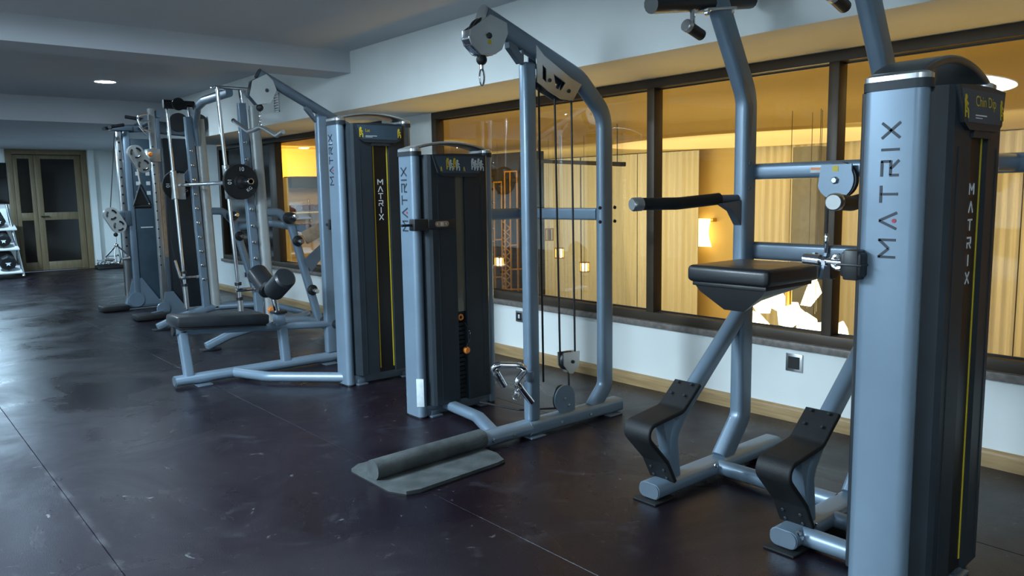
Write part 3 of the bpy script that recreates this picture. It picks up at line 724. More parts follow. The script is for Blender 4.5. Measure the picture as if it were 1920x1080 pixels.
part('cable_fitting', B().lathe((3.612, q.y, 1.275), -EZ, [(.008, 0), (.013, .012), (.013, .05), (.009, .06), (.009, .10)], 12), 'chrome', R)
# knee platform: padded seat on a wedge arm
za, YA, YBd, XA, XB = 1.165, 1.745, 2.155, 2.84, 3.25
seat = part('knee_pad', B().box(XA, XB, YA, YBd, za-.075, za, .022, 4), 'vinyl', R, 'black padded knee platform')
part('pad_board', B().box(XA+.02, XB-.02, YA+.02, YBd-.02, za-.092, za-.073, .004), 'black', seat)
part('pad_underbody', B().prism([V(XA+.03, YA+.02, za-.092), V(XB-.06, YA+.02, za-.092), V(XB-.06, YA+.02, za-.11), V(XA+.10, YA+.17, za-.195), V(XA+.06, YBd-.16, za-.195), V(XA+.03, YBd-.03, za-.11)], V(.0, .0, .0)) if 0 else
     B().rings([[V(XA+.03, YA+.03, za-.092), V(XB-.04, YA+.03, za-.092), V(XB-.04, YBd-.03, za-.092), V(XA+.03, YBd-.03, za-.092)], [V(XA+.035, YA+.05, za-.118), V(XB-.06, YA+.07, za-.112), V(XB-.06, YBd-.07, za-.112), V(XA+.035, YBd-.05, za-.118)], [V(XA+.07, YA+.155, za-.196), V(XB-.18, YA+.17, za-.165), V(XB-.18, YBd-.17, za-.165), V(XA+.07, YBd-.155, za-.196)]]), 'black', seat)
ym = (YA+YBd)/2
lev = part('lever_arm', B().sweep([V(XA+.15, ym, za-.125), V(3.655, ym, 1.09)], .07, .06, EY, r=.015), 'steel_dark', R)
part('lever_hub', B().cyl((3.655, ym-.07, 1.095), (3.655, ym+.07, 1.095), .048, 18, .006), 'black', lev)
for dy in (.0, .055):
    q0 = PX(1506+dy*420, 480, X=3.26); part('lever_fin', B().prism([V(3.235, YA+.035-dy, za-.07), V(3.31, YA+.035-dy, za-.07), V(3.30, YA+.035-dy, za+.042), V(3.275, YA+.035-dy, za+.045)], V(0, .012, 0)), 'steel', lev)
# stop block on the tower with its eye rod
bx0, by = 2.632, 1.285
blk = part('stop_block', B().box(bx0-.030, bx0+.05, by-.036, by+.040, 1.188, 1.276, .012).box(bx0-.034, bx0+.03, by-.026, by+.026, 1.180, 1.284, .006).box(bx0-.036, bx0+.03, by-.040, by+.044, 1.228, 1.236, .002), 'black', R, 'black ribbed rubber stop block')
part('eye_rod', B().cyl((bx0, by+.04, 1.236), (bx0, by+.17, 1.242), .012, 12).torus((bx0, by+.058, 1.237), EX, .022, .009, 20, 8).lathe((bx0, by+.10, 1.238), EY, [(.018, 0), (.018, .014)], 6).cyl((bx0, by+.125, 1.24), (bx0, by+.185, 1.243), .020, 12), 'chrome', blk)

# ------------------------------------------------------------------ standing cable machine
YM = 3.525
K = thing('cable_press_machine', 'grey standing cable machine with tall arched boom and rubber foot plate', 'gym machine', (3.0, 3.9, 0))
mc = tower(K, 2.785, 3.45, 4.275, 4.462, 1.755, 'stack', (1.255, .066, .42), yshift=.012)
pm = lambda x, y: PX(x, y, Y=YM)
base = part('base_beam', B().sweep([V(2.70, YM, .056), V(3.08, YM, .056)], .112, .092, EY), 'steel', K)
part('base_channel', B().sweep([V(3.07, YM, .054), V(3.90, YM, .054)], .105, .085, EY, r=.022), 'steel', K)
for xx in (3.10, 3.80): part('foot_tab', B().box(xx-.06, xx+.06, YM-.085, YM+.085, 0, .012, .004), 'steel_dark', K)
bolts(base, [V(2.76, YM-.056, .055), V(2.92, YM-.056, .055), V(3.32, YM-.053, .05), V(3.58, YM-.053, .05)], V(0, -1, .1), .012, .010)
part('column', B().box(3.072, 3.164, YM-.036, YM+.036, .09, 2.255, .022, 3), 'steel', K)
part('rear_column', B().sweep(fillet([PX(1110, 765, Y=YM), V(3.775, YM, .20), V(3.775, YM, 1.985), V(3.545, YM, 2.195), V(2.795, YM, 2.478)], [.10, .20, .25]), .072, .112, EY, r=.03), 'steel', K)
part('boom_cap', B().sweep([V(2.791, YM, 2.4796), V(2.776, YM, 2.4855)], .074, .114, EY, r=.03), 'alu', K)
xb = part('crossbar', B().sweep([V(3.745, YM+.03, 1.348), V(3.745, 4.62, 1.345), V(3.42, 4.62, 1.345)] if 0 else fillet([V(3.745, YM+.03, 1.348), V(3.745, 4.35, 1.345), V(3.44, 4.35, 1.345)], [.05]), .050, .078, EZ if 0 else V(0, 0, 1), r=.018) if 0 else B().sweep([V(3.745, YM+.03, 1.348), V(3.745, 4.36, 1.345)], .050, .080, EX, r=.018).sweep([V(3.745, 4.345, 1.345), V(3.40, 4.345, 1.345)], .050, .080, EY, r=.018), 'steel', K)
bolts(K, [V(3.74+dx, YM-.037, z) for z in (1.39, 1.30) for dx in (-.05, .09)], V(0, -1, 0), .012, .012, 'collar')
# pulley head
hp = [(911, 29), (874, 57), (873, 72), (878, 85), (894, 103), (920, 104), (933, 95), (944, 65), (942, 45)]
for dy in (-.040, .030): part('head_plate', B().prism([PX(a, b_, Y=YM)+V(0, dy, 0) for a, b_ in hp], V(0, .010, 0)), 'alu' if dy < 0 else 'steel_dark', K)
hc = pm(909, 69); wh = part('head_pulley', pulley(B(), hc, EY, .105, .045), 'black', K)
bolts(wh, [hc+V(0, -.040, 0)], V(0, -1, 0), .017, .012, 'collar'); part('head_sticker', B().box(hc.x-.01, hc.x+.014, YM-.0415, YM-.0401, hc.z-.045, hc.z-.022), 'yellow', wh)
rim = [PX(a, b_, Y=YM) for a, b_ in ((874, 57), (873, 72), (878, 85), (894, 103), (918, 104))]
part('head_rim', B().sweep(fillet(rim, [.03]*3), .066, .008, EY, r=.003), 'chrome', K)
bt, bb_ = pm(903, 112), pm(903, 156)
part('stopper_ball', B().sphere(bt, .031), 'rubber', K)
sn = part('snap_hook', B().cyl(bt-EZ*.03, bt-EZ*.052, .012, 12), 'chrome', K)
part('hook_loop', B().tube([bt+V(.0, .0, -.05)+V(.016*math.sin(2*math.pi*k/20), 0, -.045+.045*math.cos(2*math.pi*k/20)) for k in range(21)], .0055, 8), 'chrome', sn)
# boom gusset with triangular window
go = [(949, 62), (951, 90), (972, 120), (978, 119), (978, 72)]; gi = [(962, 79), (974, 88), (974, 103), (970, 97)]
part('boom_gusset', B().holed([pm(*p)+V(0, -.02, 0) for p in go], [[pm(*p)+V(0, -.02, 0) for p in gi]], V(0, .04, 0)), 'steel_dark', K)
# underslung plate with pulleys
bo = [(997, 86), (999, 155), (1020, 172), (1044, 187), (1066, 190), (1082, 160), (1064, 149), (1012, 106)]
h1 = [(1009, 123), (1016, 131), (1016, 156), (1009, 149)]; h2 = [(1030, 140), (1052, 157), (1043, 171), (1034, 167)]
for dy in (-.040, .032):
    part('pulley_plate', B().holed([pm(*p)+V(0, dy, 0) for p in bo], [[pm(*p)+V(0, dy, 0) for p in h1], [pm(*p)+V(0, dy, 0) for p in h2]], V(0, .008, 0)), 'alu' if dy < 0 else 'steel_dark', K)
for px, py in ((1022, 152), (1058, 172)):
    c = pm(px, py); pl = part('guide_pulley', pulley(B(), c, EY, .058, .04), 'black', K); bolts(pl, [c+V(0, -.04, 0)], V(0, -1, 0), .012, .010, 'collar')
def cab(a, b_, r=.0065): return B().tube([a, b_], r, 8)
part('cable', cab(pm(1010, 165), pm(1019, 716)), 'cable', K); part('cable', cab(pm(1040, 185), pm(1050, 665)), 'cable', K); part('cable', cab(pm(1071, 182), pm(1078, 662)), 'cable', K)
fp = [(1051, 661), (1081, 657), (1080, 685), (1068, 699), (1062, 699), (1052, 685)]
fl_ = part('floating_pulley', B().prism([pm(*p)+V(0, -.03, 0) for p in fp], V(0, .008, 0)).prism([pm(*p)+V(0, .022, 0) for p in fp], V(0, .008, 0)), 'alu', K)
part('pulley_wheel', pulley(B(), pm(1066, 676), EY, .062, .036), 'black', fl_); bolts(fl_, [pm(1068, 677)+V(0, -.03, 0)], V(0, -1, 0), .012, .010, 'collar')
part('cable', cab(pm(1066, 698), pm(1067, 735)), 'cable', K)
bc = pm(1055, 743); bc = V(bc.x, YM, .185)
bq = part('base_pulley', pulley(B(), bc+V(.0, .012, 0), V(-.25, 1, 0), .082, .03), 'black', K)
gp = [bc+V(.088*math.cos(a), -.022, .088*math.sin(a)) for a in [math.pi*k/14 for k in range(0, 17)]]+[bc+V(-.03, -.022, -.1), bc+V(.088, -.022, -.1)]
part('pulley_guard', B().prism(gp, V(0, .010, 0)), 'steel', bq); bolts(bq, [bc+V(-.005, -.022, 0), bc+V(.03, -.022, -.05)], V(0, -1, 0), .012, .010)
part('cable', B().tube([bc+V(-.05, .01, -.06), V(3.10, YM+.10, .14), V(3.08, 4.0, .12)], .0065, 8), 'cable', K)
# connection tube tower - base
part('link_tube', B().sweep(fillet([V(3.02, 4.30, .062), V(2.98, 3.90, .062), V(2.83, YM+.02, .062)], [.12]), .062, .085, EZ, r=.025), 'steel', K)
# foot plate
fo = [(1.955, 3.70), (2.02, 3.745), (2.62, 3.745), (2.69, 3.70), (2.70, 3.36), (2.66, 3.25), (2.60, 3.235), (2.07, 3.20), (2.0, 3.22), (1.955, 3.32)]
ft = part('foot_plate', B().rings([[V(x, y, z) for x, y in fo] for z in (.004, .022)]), 'plate_rubber', K, 'worn grey rubber foot plate')
part('foot_sleeve', B().sweep([V(1.965, YM-.035, .068), V(2.715, YM-.005, .068)], .118, .105, EY), 'plate_rubber', ft)
part('floor_rim', B().rings([[V(2.33+(x-2.33)*1.012, 3.48+(y-3.48)*1.02, z) for x, y in fo] for z in (0, .005)]), 'rubber', ft)
# clip-on weight holder on the tower corner
a0 = V(2.70, 4.190, 1.30)
ho = part('pin_holder', B().box(2.745, 2.855, 4.210, 4.278, 1.262, 1.338, .008).box(2.85, 3.065, 4.204, 4.222, 1.270, 1.332, .005), 'black', K, 'black clip-on bracket with small yellow gauge')
part('holder_arm', B().box(2.668, 2.75, 4.235, 4.260, 1.292, 1.308, .004), 'black', ho)
part('gauge_window', B().rings([[V(2.955+a, y, 1.302+b_) for a, b_ in rrect(.108, .036, .017, 5)] for y in (4.2042, 4.2025)]), 'tan', ho)
part('gauge_marks', B().box(2.945, 2.950, 4.2015, 4.2026, 1.290, 1.314).box(2.957, 2.962, 4.2015, 4.2026, 1.290, 1.314).box(2.915, 2.918, 4.2015, 4.2026, 1.296, 1.308).box(2.985, 2.988, 4.2015, 4.2026, 1.296, 1.308), 'white_print', ho)
q = PX(790, 738, Y=4.27); part('instruction_label', B().box(2.795, 2.83, 4.2542, 4.2552, .085, .275) if 0 else B().obox(V(2.796, 4.284, .18), V(-1, -1, 0), V(1, -1, 0), EZ, .004, .05, .19, .001), 'label_white', K)
# spare V bar hung on the column
vb = thing('tricep_bar', 'chrome angled press-down bar hung on the cable machine column', 'cable handle', (3.0, YM-.05, .35))
vp = lambda x, y, d=0: PX(x, y, Y=YM-.06+d)
part('bar', B().tube(fillet([vp(926, 700, .12), vp(924, 688, .10), vp(938, 684, .08), vp(975, 685), vp(987, 692), vp(968, 715), vp(980, 732), vp(997, 754)], [.02, .03, .05, .03, .02, .05]), .019, 12), 'chrome', vb)
part('grip_sleeve', B().tube([vp(930, 698, .1), vp(945, 724, .1)], .021, 10), 'chrome', vb)
part('hanger_clip', B().box(3.04, 3.075, YM-.075, YM-.03, .355, .42, .006), 'steel_dark', vb)
ck = B()
for k in range(9): ck.torus(vp(976-k*1.2+3*math.sin(k*1.7), 708+k*4.5), V(math.sin(k*1.9), .6, math.cos(k*1.3)), .022, .003, 14, 6)
part('chain', ck, 'chrome', vb)

# ------------------------------------------------------------------ lat pulldown machine
YL = 6.35
pl_ = lambda x, y, d=0: PX(x, y, Y=YL+d)
Lm = thing('lat_pulldown_machine', 'grey seated pulldown machine with tall dark tower and black bench', 'gym machine', (2.7, 6.0, 0))
tower(Lm, 2.865, 3.53, 5.415, 5.605, 2.045, 'matrix', (1.575, .062, .39), (1.62, 1.30, .045), ('Lat', .032, -.13), yshift=.02)
bl, br = pl_(327, 718), pl_(640, 663)
lb = part('base_beam', B().sweep([V(1.845, YL, .056), V(3.26, YL, .056)], .10, .085, EY), 'steel', Lm)
part('end_cap', B().sweep([V(1.838, YL, .056), V(1.846, YL, .056)], .088, .074, EY), 'steel_dark', lb)
for xx in (2.05, 3.16): part('foot_tab', B().box(xx-.06, xx+.06, YL-.10, YL+.10, 0, .012, .004), 'steel_dark', lb)
part('link_tube', B().tube(fillet([V(2.32, YL-.02, .058), V(2.45, 5.98, .058), V(2.915, 5.50, .058)], [.2]), .040, 14), 'steel', Lm)
part('column', B().box(3.155, 3.262, YL-.036, YL+.036, .09, 2.19, .020, 3), 'steel', Lm)
part('boom', B().sweep(fillet([V(3.72, YL, 1.70), V(3.70, YL, 1.92), V(3.56, YL, 2.05), pl_(484, 138)], [.1, .12]), .070, .082, EY, r=.028), 'steel_dark', Lm)
part('rear_column', B().sweep(fillet([V(3.55, YL, .06), V(3.72, YL, .25), V(3.72, YL, 1.72)], [.1]), .072, .105, EY, r=.03), 'steel', Lm)
part('rear_base', B().sweep([V(3.24, YL, .05), V(3.80, YL, .05)], .10, .080, EY), 'steel', Lm)
part('boom_cap', B().sweep([pl_(484.3, 138.2), pl_(482.5, 137)], .072, .084, EY, r=.028), 'collar', Lm)
xb = part('crossbar', B().sweep([V(3.70, YL-.03, 1.30), V(3.70, 5.46, 1.30)], .05, .08, EX, r=.018).sweep([V(3.70, 5.46, 1.30), V(3.50, 5.46, 1.30)], .05, .08, EY, r=.018), 'steel', Lm)
hp = [(470, 152), (496, 140), (508, 152), (515, 170), (504, 194), (480, 197), (465, 180)]
for dy in (-.040, .030): part('head_plate', B().prism([pl_(a, b_)+V(0, dy, 0) for a, b_ in hp], V(0, .010, 0)), 'pale' if dy < 0 else 'steel_dark', Lm)
hc = pl_(490, 170); wh = part('head_pulley', pulley(B(), hc, EY, .105, .045), 'black', Lm); bolts(wh, [hc+V(.03, -.040, 0)], V(0, -1, 0), .016, .012, 'collar')
go = [(571, 196), (571, 205), (599, 239), (602, 239), (602, 213), (576, 198)]; gi = [(580, 202), (593, 212), (593, 221), (588, 219)]
part('boom_gusset', B().holed([pl_(*p)+V(0, -.02, 0) for p in go], [[pl_(*p)+V(0, -.02, 0) for p in gi]], V(0, .04, 0)), 'steel_dark', Lm)
bt = pl_(487, 202); part('stopper_ball', B().sphere(bt, .030), 'rubber', Lm)
part('cable', cab(bt+V(0, 0, .03), hc+V(-.02, 0, -.08)), 'cable', Lm)
ck = B()
for k in range(4): ck.torus(bt+V(0, 0, -.045-.022*k), (EX if k % 2 else EY), .012, .004, 12, 6)
part('chain', ck, 'chrome', Lm)
# inclined seat rail, legs, bench pad
ra, rb_ = V(1.87, YL, .455), V(3.24, YL, .350); sd = (rb_-ra).normalized(); su = V(-sd.z, 0, sd.x)
part('seat_rail', B().sweep([ra, rb_], .075, .060, EY, r=.022), 'steel', Lm)
part('leg', B().sweep([V(1.925, YL, .45), V(1.955, YL, .08)], .075, .075, EY, r=.016), 'steel', Lm); part('leg', B().sweep([V(2.755, YL, .38), V(2.775, YL, .08)], .075, .078, EY, r=.016), 'steel', Lm)
pc = (pl_(320, 600)+pl_(495, 600))/2; pc = V(2.215, YL-.01, .515)
part('bench_pad', B().obox(pc, sd, EY, su, .74, .30, .085, .020), 'vinyl', Lm, 'long black vinyl bench pad')
part('pad_board', B().obox(pc-su*.049, sd, EY, su, .70, .26, .016, .003), 'black', Lm)
part('rail_cap', B().tube([ra-sd*.02, ra+sd*.005], .036, 12), 'black', Lm)
part('foot_roller', B().cyl((3.24, YL-.20, .355), (3.24, YL-.04, .350), .040, 16, .008), 'rubber', Lm); part('foot_roller', B().cyl((3.24, YL+.04, .350), (3.24, YL+.20, .355), .040, 16, .008), 'rubber', Lm)
hb = V(2.68, YL, .68)
part('roller_post', B().cyl((2.735, YL, .40), (2.69, YL, .665), .024, 14), 'chrome', Lm); part('post_collar', B().box(2.690, 2.775, YL-.045, YL+.045, .40, .51, .012), 'steel', Lm)
part('collar_plate', B().box(2.675, 2.785, YL-.06, YL+.06, .505, .525, .006), 'black', Lm)
part('roller_hub', B().tube([hb+V(0, -.06, .035), hb, hb+V(0, .06, .035)], .024, 12), 'alu', Lm)
for sg in (-1, 1):
    d_ = V(0, sg*.85, .45).normalized(); part('thigh_roller', B().cyl(hb+d_*.05, hb+d_*.34, .088, 24, .016), 'vinyl', Lm)
p = PX(613, 415, Y=6.0) 
part('adjust_knob', B().cyl((3.20, YL-.04, 1.245), (3.20, YL-.09, 1.245), .012, 10).box(3.188, 3.214, YL-.115, YL-.085, 1.20, 1.29, .006), 'black', Lm)
# lat bar hanging from the chain
lbar_t = thing('lat_bar', 'bent chrome pulldown bar hanging under the pulley on a short chain', 'cable handle', (pl_(488, 240).x, YL, 1.95))
lp = [PX(*q_, X=pl_(488, 240).x) for q_ in ((439, 227), (466, 247), (476, 244), (488, 238), (500, 243), (519, 255), (531, 247))]
part('bar', B().tube(fillet(lp, [.06, .05, .03, .05, .04]), .017, 12), 'alu', lbar_t)
part('eyelet', B().torus(lp[3]+V(0, 0, .012), EX, .016, .006, 16, 8), 'chrome', lbar_t)
part('end_cap', B().cyl(lp[0], lp[0]+(lp[0]-lp[1]).normalized()*.02, .019, 12), 'black', lbar_t)

# ------------------------------------------------------------------ smith machine
YN_, YFs = 7.75, 9.35
Sm = thing('smith_machine', 'grey smith machine with chrome guide rods, pegged uprights and plate horns', 'gym machine', (3.1, 8.5, 0))
def side(Yc, near):
    o_ = 1 if near else -1
    foot = [V(2.57, Yc, .035), V(2.80, Yc, .12), V(3.20, Yc, .20), V(3.62, Yc, .19), V(3.95, Yc, .05)]
    part('base_arch', B().sweep(fillet(foot, [.4, .6, .5]), .085, .085, EY, r=.034), 'steel', Sm)
    part('foot_pad', B().box(2.52, 2.70, Yc-.055, Yc+.055, 0, .014, .004), 'black', Sm)
    up = part('peg_upright', B().sweep([V(3.13, Yc, .20), V(3.06, Yc, 2.42)], .065, .085, EY, r=.012), 'steel', Sm)
    part('rear_upright', B().sweep([V(3.245, Yc, .18), V(3.185, Yc, 2.40)], .085, .11, EY, r=.04), 'pale', Sm, 'pale rounded rear upright')
    for k in range(10):
        z = .55+k*.165; x_ = 3.13-.07*(z-.2)/2.2
        part('rack_peg', B().lathe((x_-.02, Yc-.030, z), -EY, [(.010, 0), (.010, .035), (.017, .037), (.017, .048), (.010, .052)], 10), 'chrome', up)
    # guide rod with spring and sleeve
    xt, xb_ = (2.815, 2.925) if near else (2.85, 2.925)
    part('guide_rod', B().cyl((xt, Yc-.05*o_, 2.555), (xb_, Yc-.05*o_, .20), .019, 14), 'chrome', Sm)
    f_ = lambda z: xb_+(xt-xb_)*(z-.2)/2.355
    ssl = part('rod_sleeve', B().cyl((f_(.22), Yc-.05*o_, .22), (f_(.47), Yc-.05*o_, .47), .028, 14), 'alu', Sm)
    part('sleeve_ring', B().cyl((f_(.47), Yc-.05*o_, .47), (f_(.50), Yc-.05*o_, .50), .034, 14), 'black', ssl); part('sleeve_ring', B().cyl((f_(.62), Yc-.05*o_, .62), (f_(.65), Yc-.05*o_, .65), .034, 14), 'black', ssl)
    part('stop_arm', B().box(f_(.57)-.03, 3.15, Yc-.05*o_-.022, Yc-.05*o_+.022, .555, .59, .006), 'chrome', Sm)
    cz = 1.64
    cg = part('carriage', B().cyl((f_(1.49), Yc-.05*o_, 1.49), (f_(1.81), Yc-.05*o_, 1.81), .033, 16, .004).box(f_(cz)-.03, f_(cz)+.12, Yc-.075*o_-.03, Yc-.075*o_+.03, 1.48, 1.78, .008), 'alu', Sm)
    part('lock_hook', B().prism([V(f_(cz)+.08, Yc-.07*o_, 1.72), V(f_(cz)+.20, Yc-.07*o_, 1.86), V(f_(cz)+.22, Yc-.07*o_, 1.84), V(f_(cz)+.20, Yc-.07*o_, 1.66)], V(0, .014, 0)), 'steel_dark', cg)
    part('top_plate', B().box(xt-.03, 3.24, Yc-.06, Yc+.06, 2.545, 2.57, .004), 'chrome' if near else 'black', Sm)
    part('top_post', B().sweep([V(3.10, Yc, 2.36), V(3.08, Yc, 2.55)], .06, .07, EY, r=.012), 'chrome', Sm)
    # rear brace and plate horns
    part('rear_brace', B().sweep(fillet([V(3.22, Yc, 1.34), V(3.40, Yc, 1.335), V(3.52, Yc, 1.20), V(3.80, Yc, .10)], [.12, .1]), .075, .085, EY, r=.03), 'steel', Sm)
    for x_, z in ((3.56, 1.03), (3.70, .50)):
        h_ = part('plate_horn', B().cyl((x_, Yc-.03, z), (x_-.02, Yc-.21, z), .024, 14, .003), 'chrome', Sm)
        part('horn_collar', B().lathe((x_, Yc-.035, z), -EY, [(.05, 0), (.056, .01), (.056, .03), (.04, .045)], 18), 'rubber', h_)
    h_ = part('plate_horn', B().cyl((3.47, Yc-.03, 1.27), (3.50, Yc-.19, 1.29), .024, 14, .003), 'chrome', Sm)
    part('horn_collar', B().lathe((3.47, Yc-.03, 1.27), V(.2, -1, .1), [(.058, 0), (.062, .03), (.055, .08)], 18), 'black', h_)
    return f_(1.64)
xbar = side(YN_, True); side(YFs, False)
part('top_arch', B().sweep(fillet([V(3.16, YFs, 2.10), V(3.13, YFs-.05, 2.34), V(3.06, YFs-.35, 2.50), V(2.98, YFs-.8, 2.52), V(2.95, YN_, 2.52)], [.2, .3, .3]), .07, .09, EX, r=.03), 'steel', Sm)
part('rear_crossbar', B().sweep(fillet([V(3.60, YFs, 1.14), V(3.66, (YN_+YFs)/2, 1.20), V(3.60, YN_-.1, 1.16)], [.8]), .075, .08, EX, r=.03), 'steel', Sm)
part('base_crossbar', B().sweep(fillet([V(3.25, YFs, .20), V(3.80, YFs-.2, .20), V(3.80, YN_+.2, .20), V(3.25, YN_, .20)], [.25, .25]), .07, .07, EZ, r=.03), 'steel', Sm)
part('gusset_fin', B().prism([V(3.60, YN_-.1, .83), V(3.68, YN_-.1, .70), V(3.90, YN_-.1, .95), V(3.88, YN_-.1, 1.04)], V(0, .02, 0)), 'steel_dark', Sm)
part('back_board', B().obox(V(3.74, YN_-.12, 1.12), V(1, 0, .45), EY, V(-.45, 0, 1), .30, .03, .14, .01), 'tan', Sm)
part('counter_pulley', B().lathe((2.93, YFs-.10, 2.545), -EY, [(.0, 0), (.07, 0), (.07, .03), (.02, .03)], 20), 'black', Sm)
part('pulley_arm', B().sweep([V(2.80, YFs, 2.55), V(3.14, YFs, 2.55)], .06, .10, EY, r=.03), 'collar', Sm)
part('orange_knob', B().lathe((3.22, YN_-.06, .34), -EY, [(.03, 0), (.04, .02), (.03, .05)], 8), 'orange', Sm)
part('barbell', B().cyl((xbar+.09, YN_-.42, 1.645), (xbar+.09, YFs+.42, 1.645), .020, 16).cyl((xbar+.09, YN_-.42, 1.645), (xbar+.09, YN_-.10, 1.645), .031, 16, .004).cyl((xbar+.09, YFs+.10, 1.645), (xbar+.09, YFs+.42, 1.645), .031, 16, .004), 'chrome', Sm)
def disc(y, label):
    t = thing('weight_plate', label, 'weight plate', (xbar+.09, y, 1.645-.17), 'plates on the barbell')
    c = V(xbar+.09, y, 1.645)
    part('disc', B().lathe(c+EY*.022, -EY, [(.034, 0), (.165, 0), (.172, .006), (.172, .036), (.165, .043), (.15, .040), (.07, .040), (.06, .05), (.034, .05)], 36), 'rubber', t)
    part('hub_ring', B().lathe(c-EY*.022, -EY, [(.034, 0), (.05, 0), (.048, .012), (.034, .012)], 24), 'black', t)
    pr = text_mesh('10', c+V(-.02, -.021, .105), EX, EZ, -EY, .055)
    part('weight_print', pr, 'white_print', t)
    pr = text_mesh('10', c+V(-.135, -.021, .03), -EZ, EX, -EY, .055); part('weight_print', pr, 'white_print', t)
    pr = text_mesh('KG', c+V(.06, -.021, -.10), V(.8, 0, .6), V(-.6, 0, .8), -EY, .045); part('weight_print', pr, 'white_print', t)
    return t
disc(YN_-.16, 'black rubber ten kilo plate on the barbell end beside the pulldown machine')
disc(YFs+.16, 'black rubber plate on the barbell end beside the cable trainer')

# ------------------------------------------------------------------ dual cable trainer at the far end
T = thing('cable_trainer', 'tall dark dual cable trainer with perforated columns and pull-up grips', 'gym machine', (3.2, 11.0, 0))
pt = lambda x, y, Y=11.5: PX(x, y, Y=Y)
def col(xp, yp, Yc, ztop, w=.11):
    p0 = PX(xp, yp, Y=Yc); return p0.x
xa = 2.86; YA_ = 11.45
ca = part('adjust_column', B().box(xa-.075, xa-.005, YA_-.04, YA_+.04, .06, 2.42, .008), 'alu', T)
for k in range(14): part('column_hole', B().cyl((xa-.04, YA_-.039, .75+k*.115), (xa-.04, YA_-.043, .75+k*.115), .013, 10), 'slot', ca)
part('side_column', B().box(xa+.005, xa+.095, YA_-.06, YA_+.09, .05, 2.40, .02), 'steel', T)
part('column_base', B().prism([V(xa-.10, YA_-.05, .05), V(xa+.36, YA_-.05, .05), V(xa+.12, YA_-.05, .42), V(xa, YA_-.05, .42)], V(0, .1, 0)), 'steel', T)
part('base_disc', B().cyl((xa+.03, YA_-.075, .13), (xa+.03, YA_-.045, .13), .10, 24), 'steel', T)
part('base_tube', B().tube([V(xa-.10, YA_, .045), V(3.45, YA_, .045)], .040, 14), 'steel', T)
part('foot', B().box(xa-.42, xa-.08, YA_-.14, YA_+.14, .004, .075, .02), 'rubber', T)
part('shroud', B().box(xa+.10, 3.37, YA_-.02, YA_+.30, .10, 2.30, .02), 'screen', T, 'dark blue shroud of the weight stack')
for z, w in ((1.42, .16), (1.10, .16)): part('shroud_print', B().box(3.02, 3.02+w, YA_-.0215, YA_-.0195, z, z+.015), 'label_white', T)
pg = B()
for i in range(2):
    for k in range(5): pg.box(3.0+i*.13, 3.05+i*.13, YA_-.0215, YA_-.0195, 1.55+k*.13, 1.60+k*.13)
part('exercise_pictures', pg, 'label_white', T, kind='stuff')
xc, YC_ = 3.03, 10.55
cb = part('adjust_column', B().box(xc-.06, xc+.01, YC_-.04, YC_+.04, .06, 2.62, .008), 'alu', T)
for k in range(14): part('column_hole', B().cyl((xc-.045, YC_-.039, .65+k*.115), (xc-.045, YC_-.043, .65+k*.115), .010, 10), 'slot', cb)
part('brass_strip', B().box(xc+.013, xc+.058, YC_-.045, YC_+.06, .75, 1.70, .004), 'tan', T); part('side_column', B().box(xc+.012, xc+.06, YC_-.04, YC_+.06, .06, 2.50, .006), 'steel_dark', T)
part('column_base', B().prism([V(xc-.08, YC_-.05, .0), V(xc+.28, YC_-.05, .0), V(xc+.08, YC_-.05, .30), V(xc-.02, YC_-.05, .30)], V(0, .1, 0)), 'steel', T)
part('base_disc', B().cyl((xc-.06, YC_-.08, .09), (xc-.06, YC_-.05, .09), .08, 24), 'steel', T)
part('foot', B().box(xc-.46, xc-.08, YC_-.40, YC_-.10, .004, .07, .02), 'rubber', T)
part('base_tube', B().tube([V(xc-.02, YC_-.05, .045), V(xc-.24, YC_-.22, .045)], .035, 12), 'steel', T)
part('shroud', B().box(xc+.10, 3.66, YC_+.02, YC_+.36, .06, 2.26, .02), 'shroud', T, 'black shroud of the weight stack')
part('shroud_edge', B().box(3.50, 3.508, YC_+.017, YC_+.021, .08, 2.2), 'tan', T)
part('top_beam', B().sweep([V(xa, YA_, 2.42), V(3.30, YA_, 2.46)], .08, .10, EY, r=.02).sweep([V(3.10, YC_-.03, 2.56), V(3.10, YA_+.1, 2.46)], .08, .10, EX, r=.02), 'steel_dark', T)
part('top_beam', B().sweep([V(xc, YC_+.1, 2.40), V(3.64, YC_+.1, 2.36)], .08, .16, EY, r=.03), 'steel', T)
part('head_plate', B().box(xa-.12, xa+.14, YA_-.08, YA_+.12, 2.40, 2.47, .01), 'steel_dark', T)
for dy in (-.25, .05): part('pull_up_grip', B().tube(fillet([V(xa-.02, YA_+dy, 2.46), V(xa-.20, YA_+dy-.08, 2.42), V(xa-.26, YA_+dy-.3, 2.40)], [.1]), .022, 10), 'rubber', T)
part('grip_bar', B().tube([V(xa+.02, YA_-.20, 2.57), V(3.20, YA_-.20, 2.53)], .024, 10), 'black', T)
cr = B()
part('rope_hook', B().tube(fillet([V(xc-.08, YC_-.05, 2.55), V(xc-.22, YC_-.08, 2.52), V(xc-.17, YC_-.08, 2.36), V(xc-.06, YC_-.05, 2.33)], [.05, .05]), .014, 10).tube(fillet([V(xc-.06, YC_-.05, 2.46), V(xc-.24, YC_-.08, 2.44), V(xc-.12, YC_-.08, 2.28)], [.05]), .010, 8), 'chrome', T)
for k, dx in enumerate((.30, .55)): part('head_pulley', pulley(B(), V(xc+dx, YC_-.02, 2.46), EY, .12, .04), 'black', T)
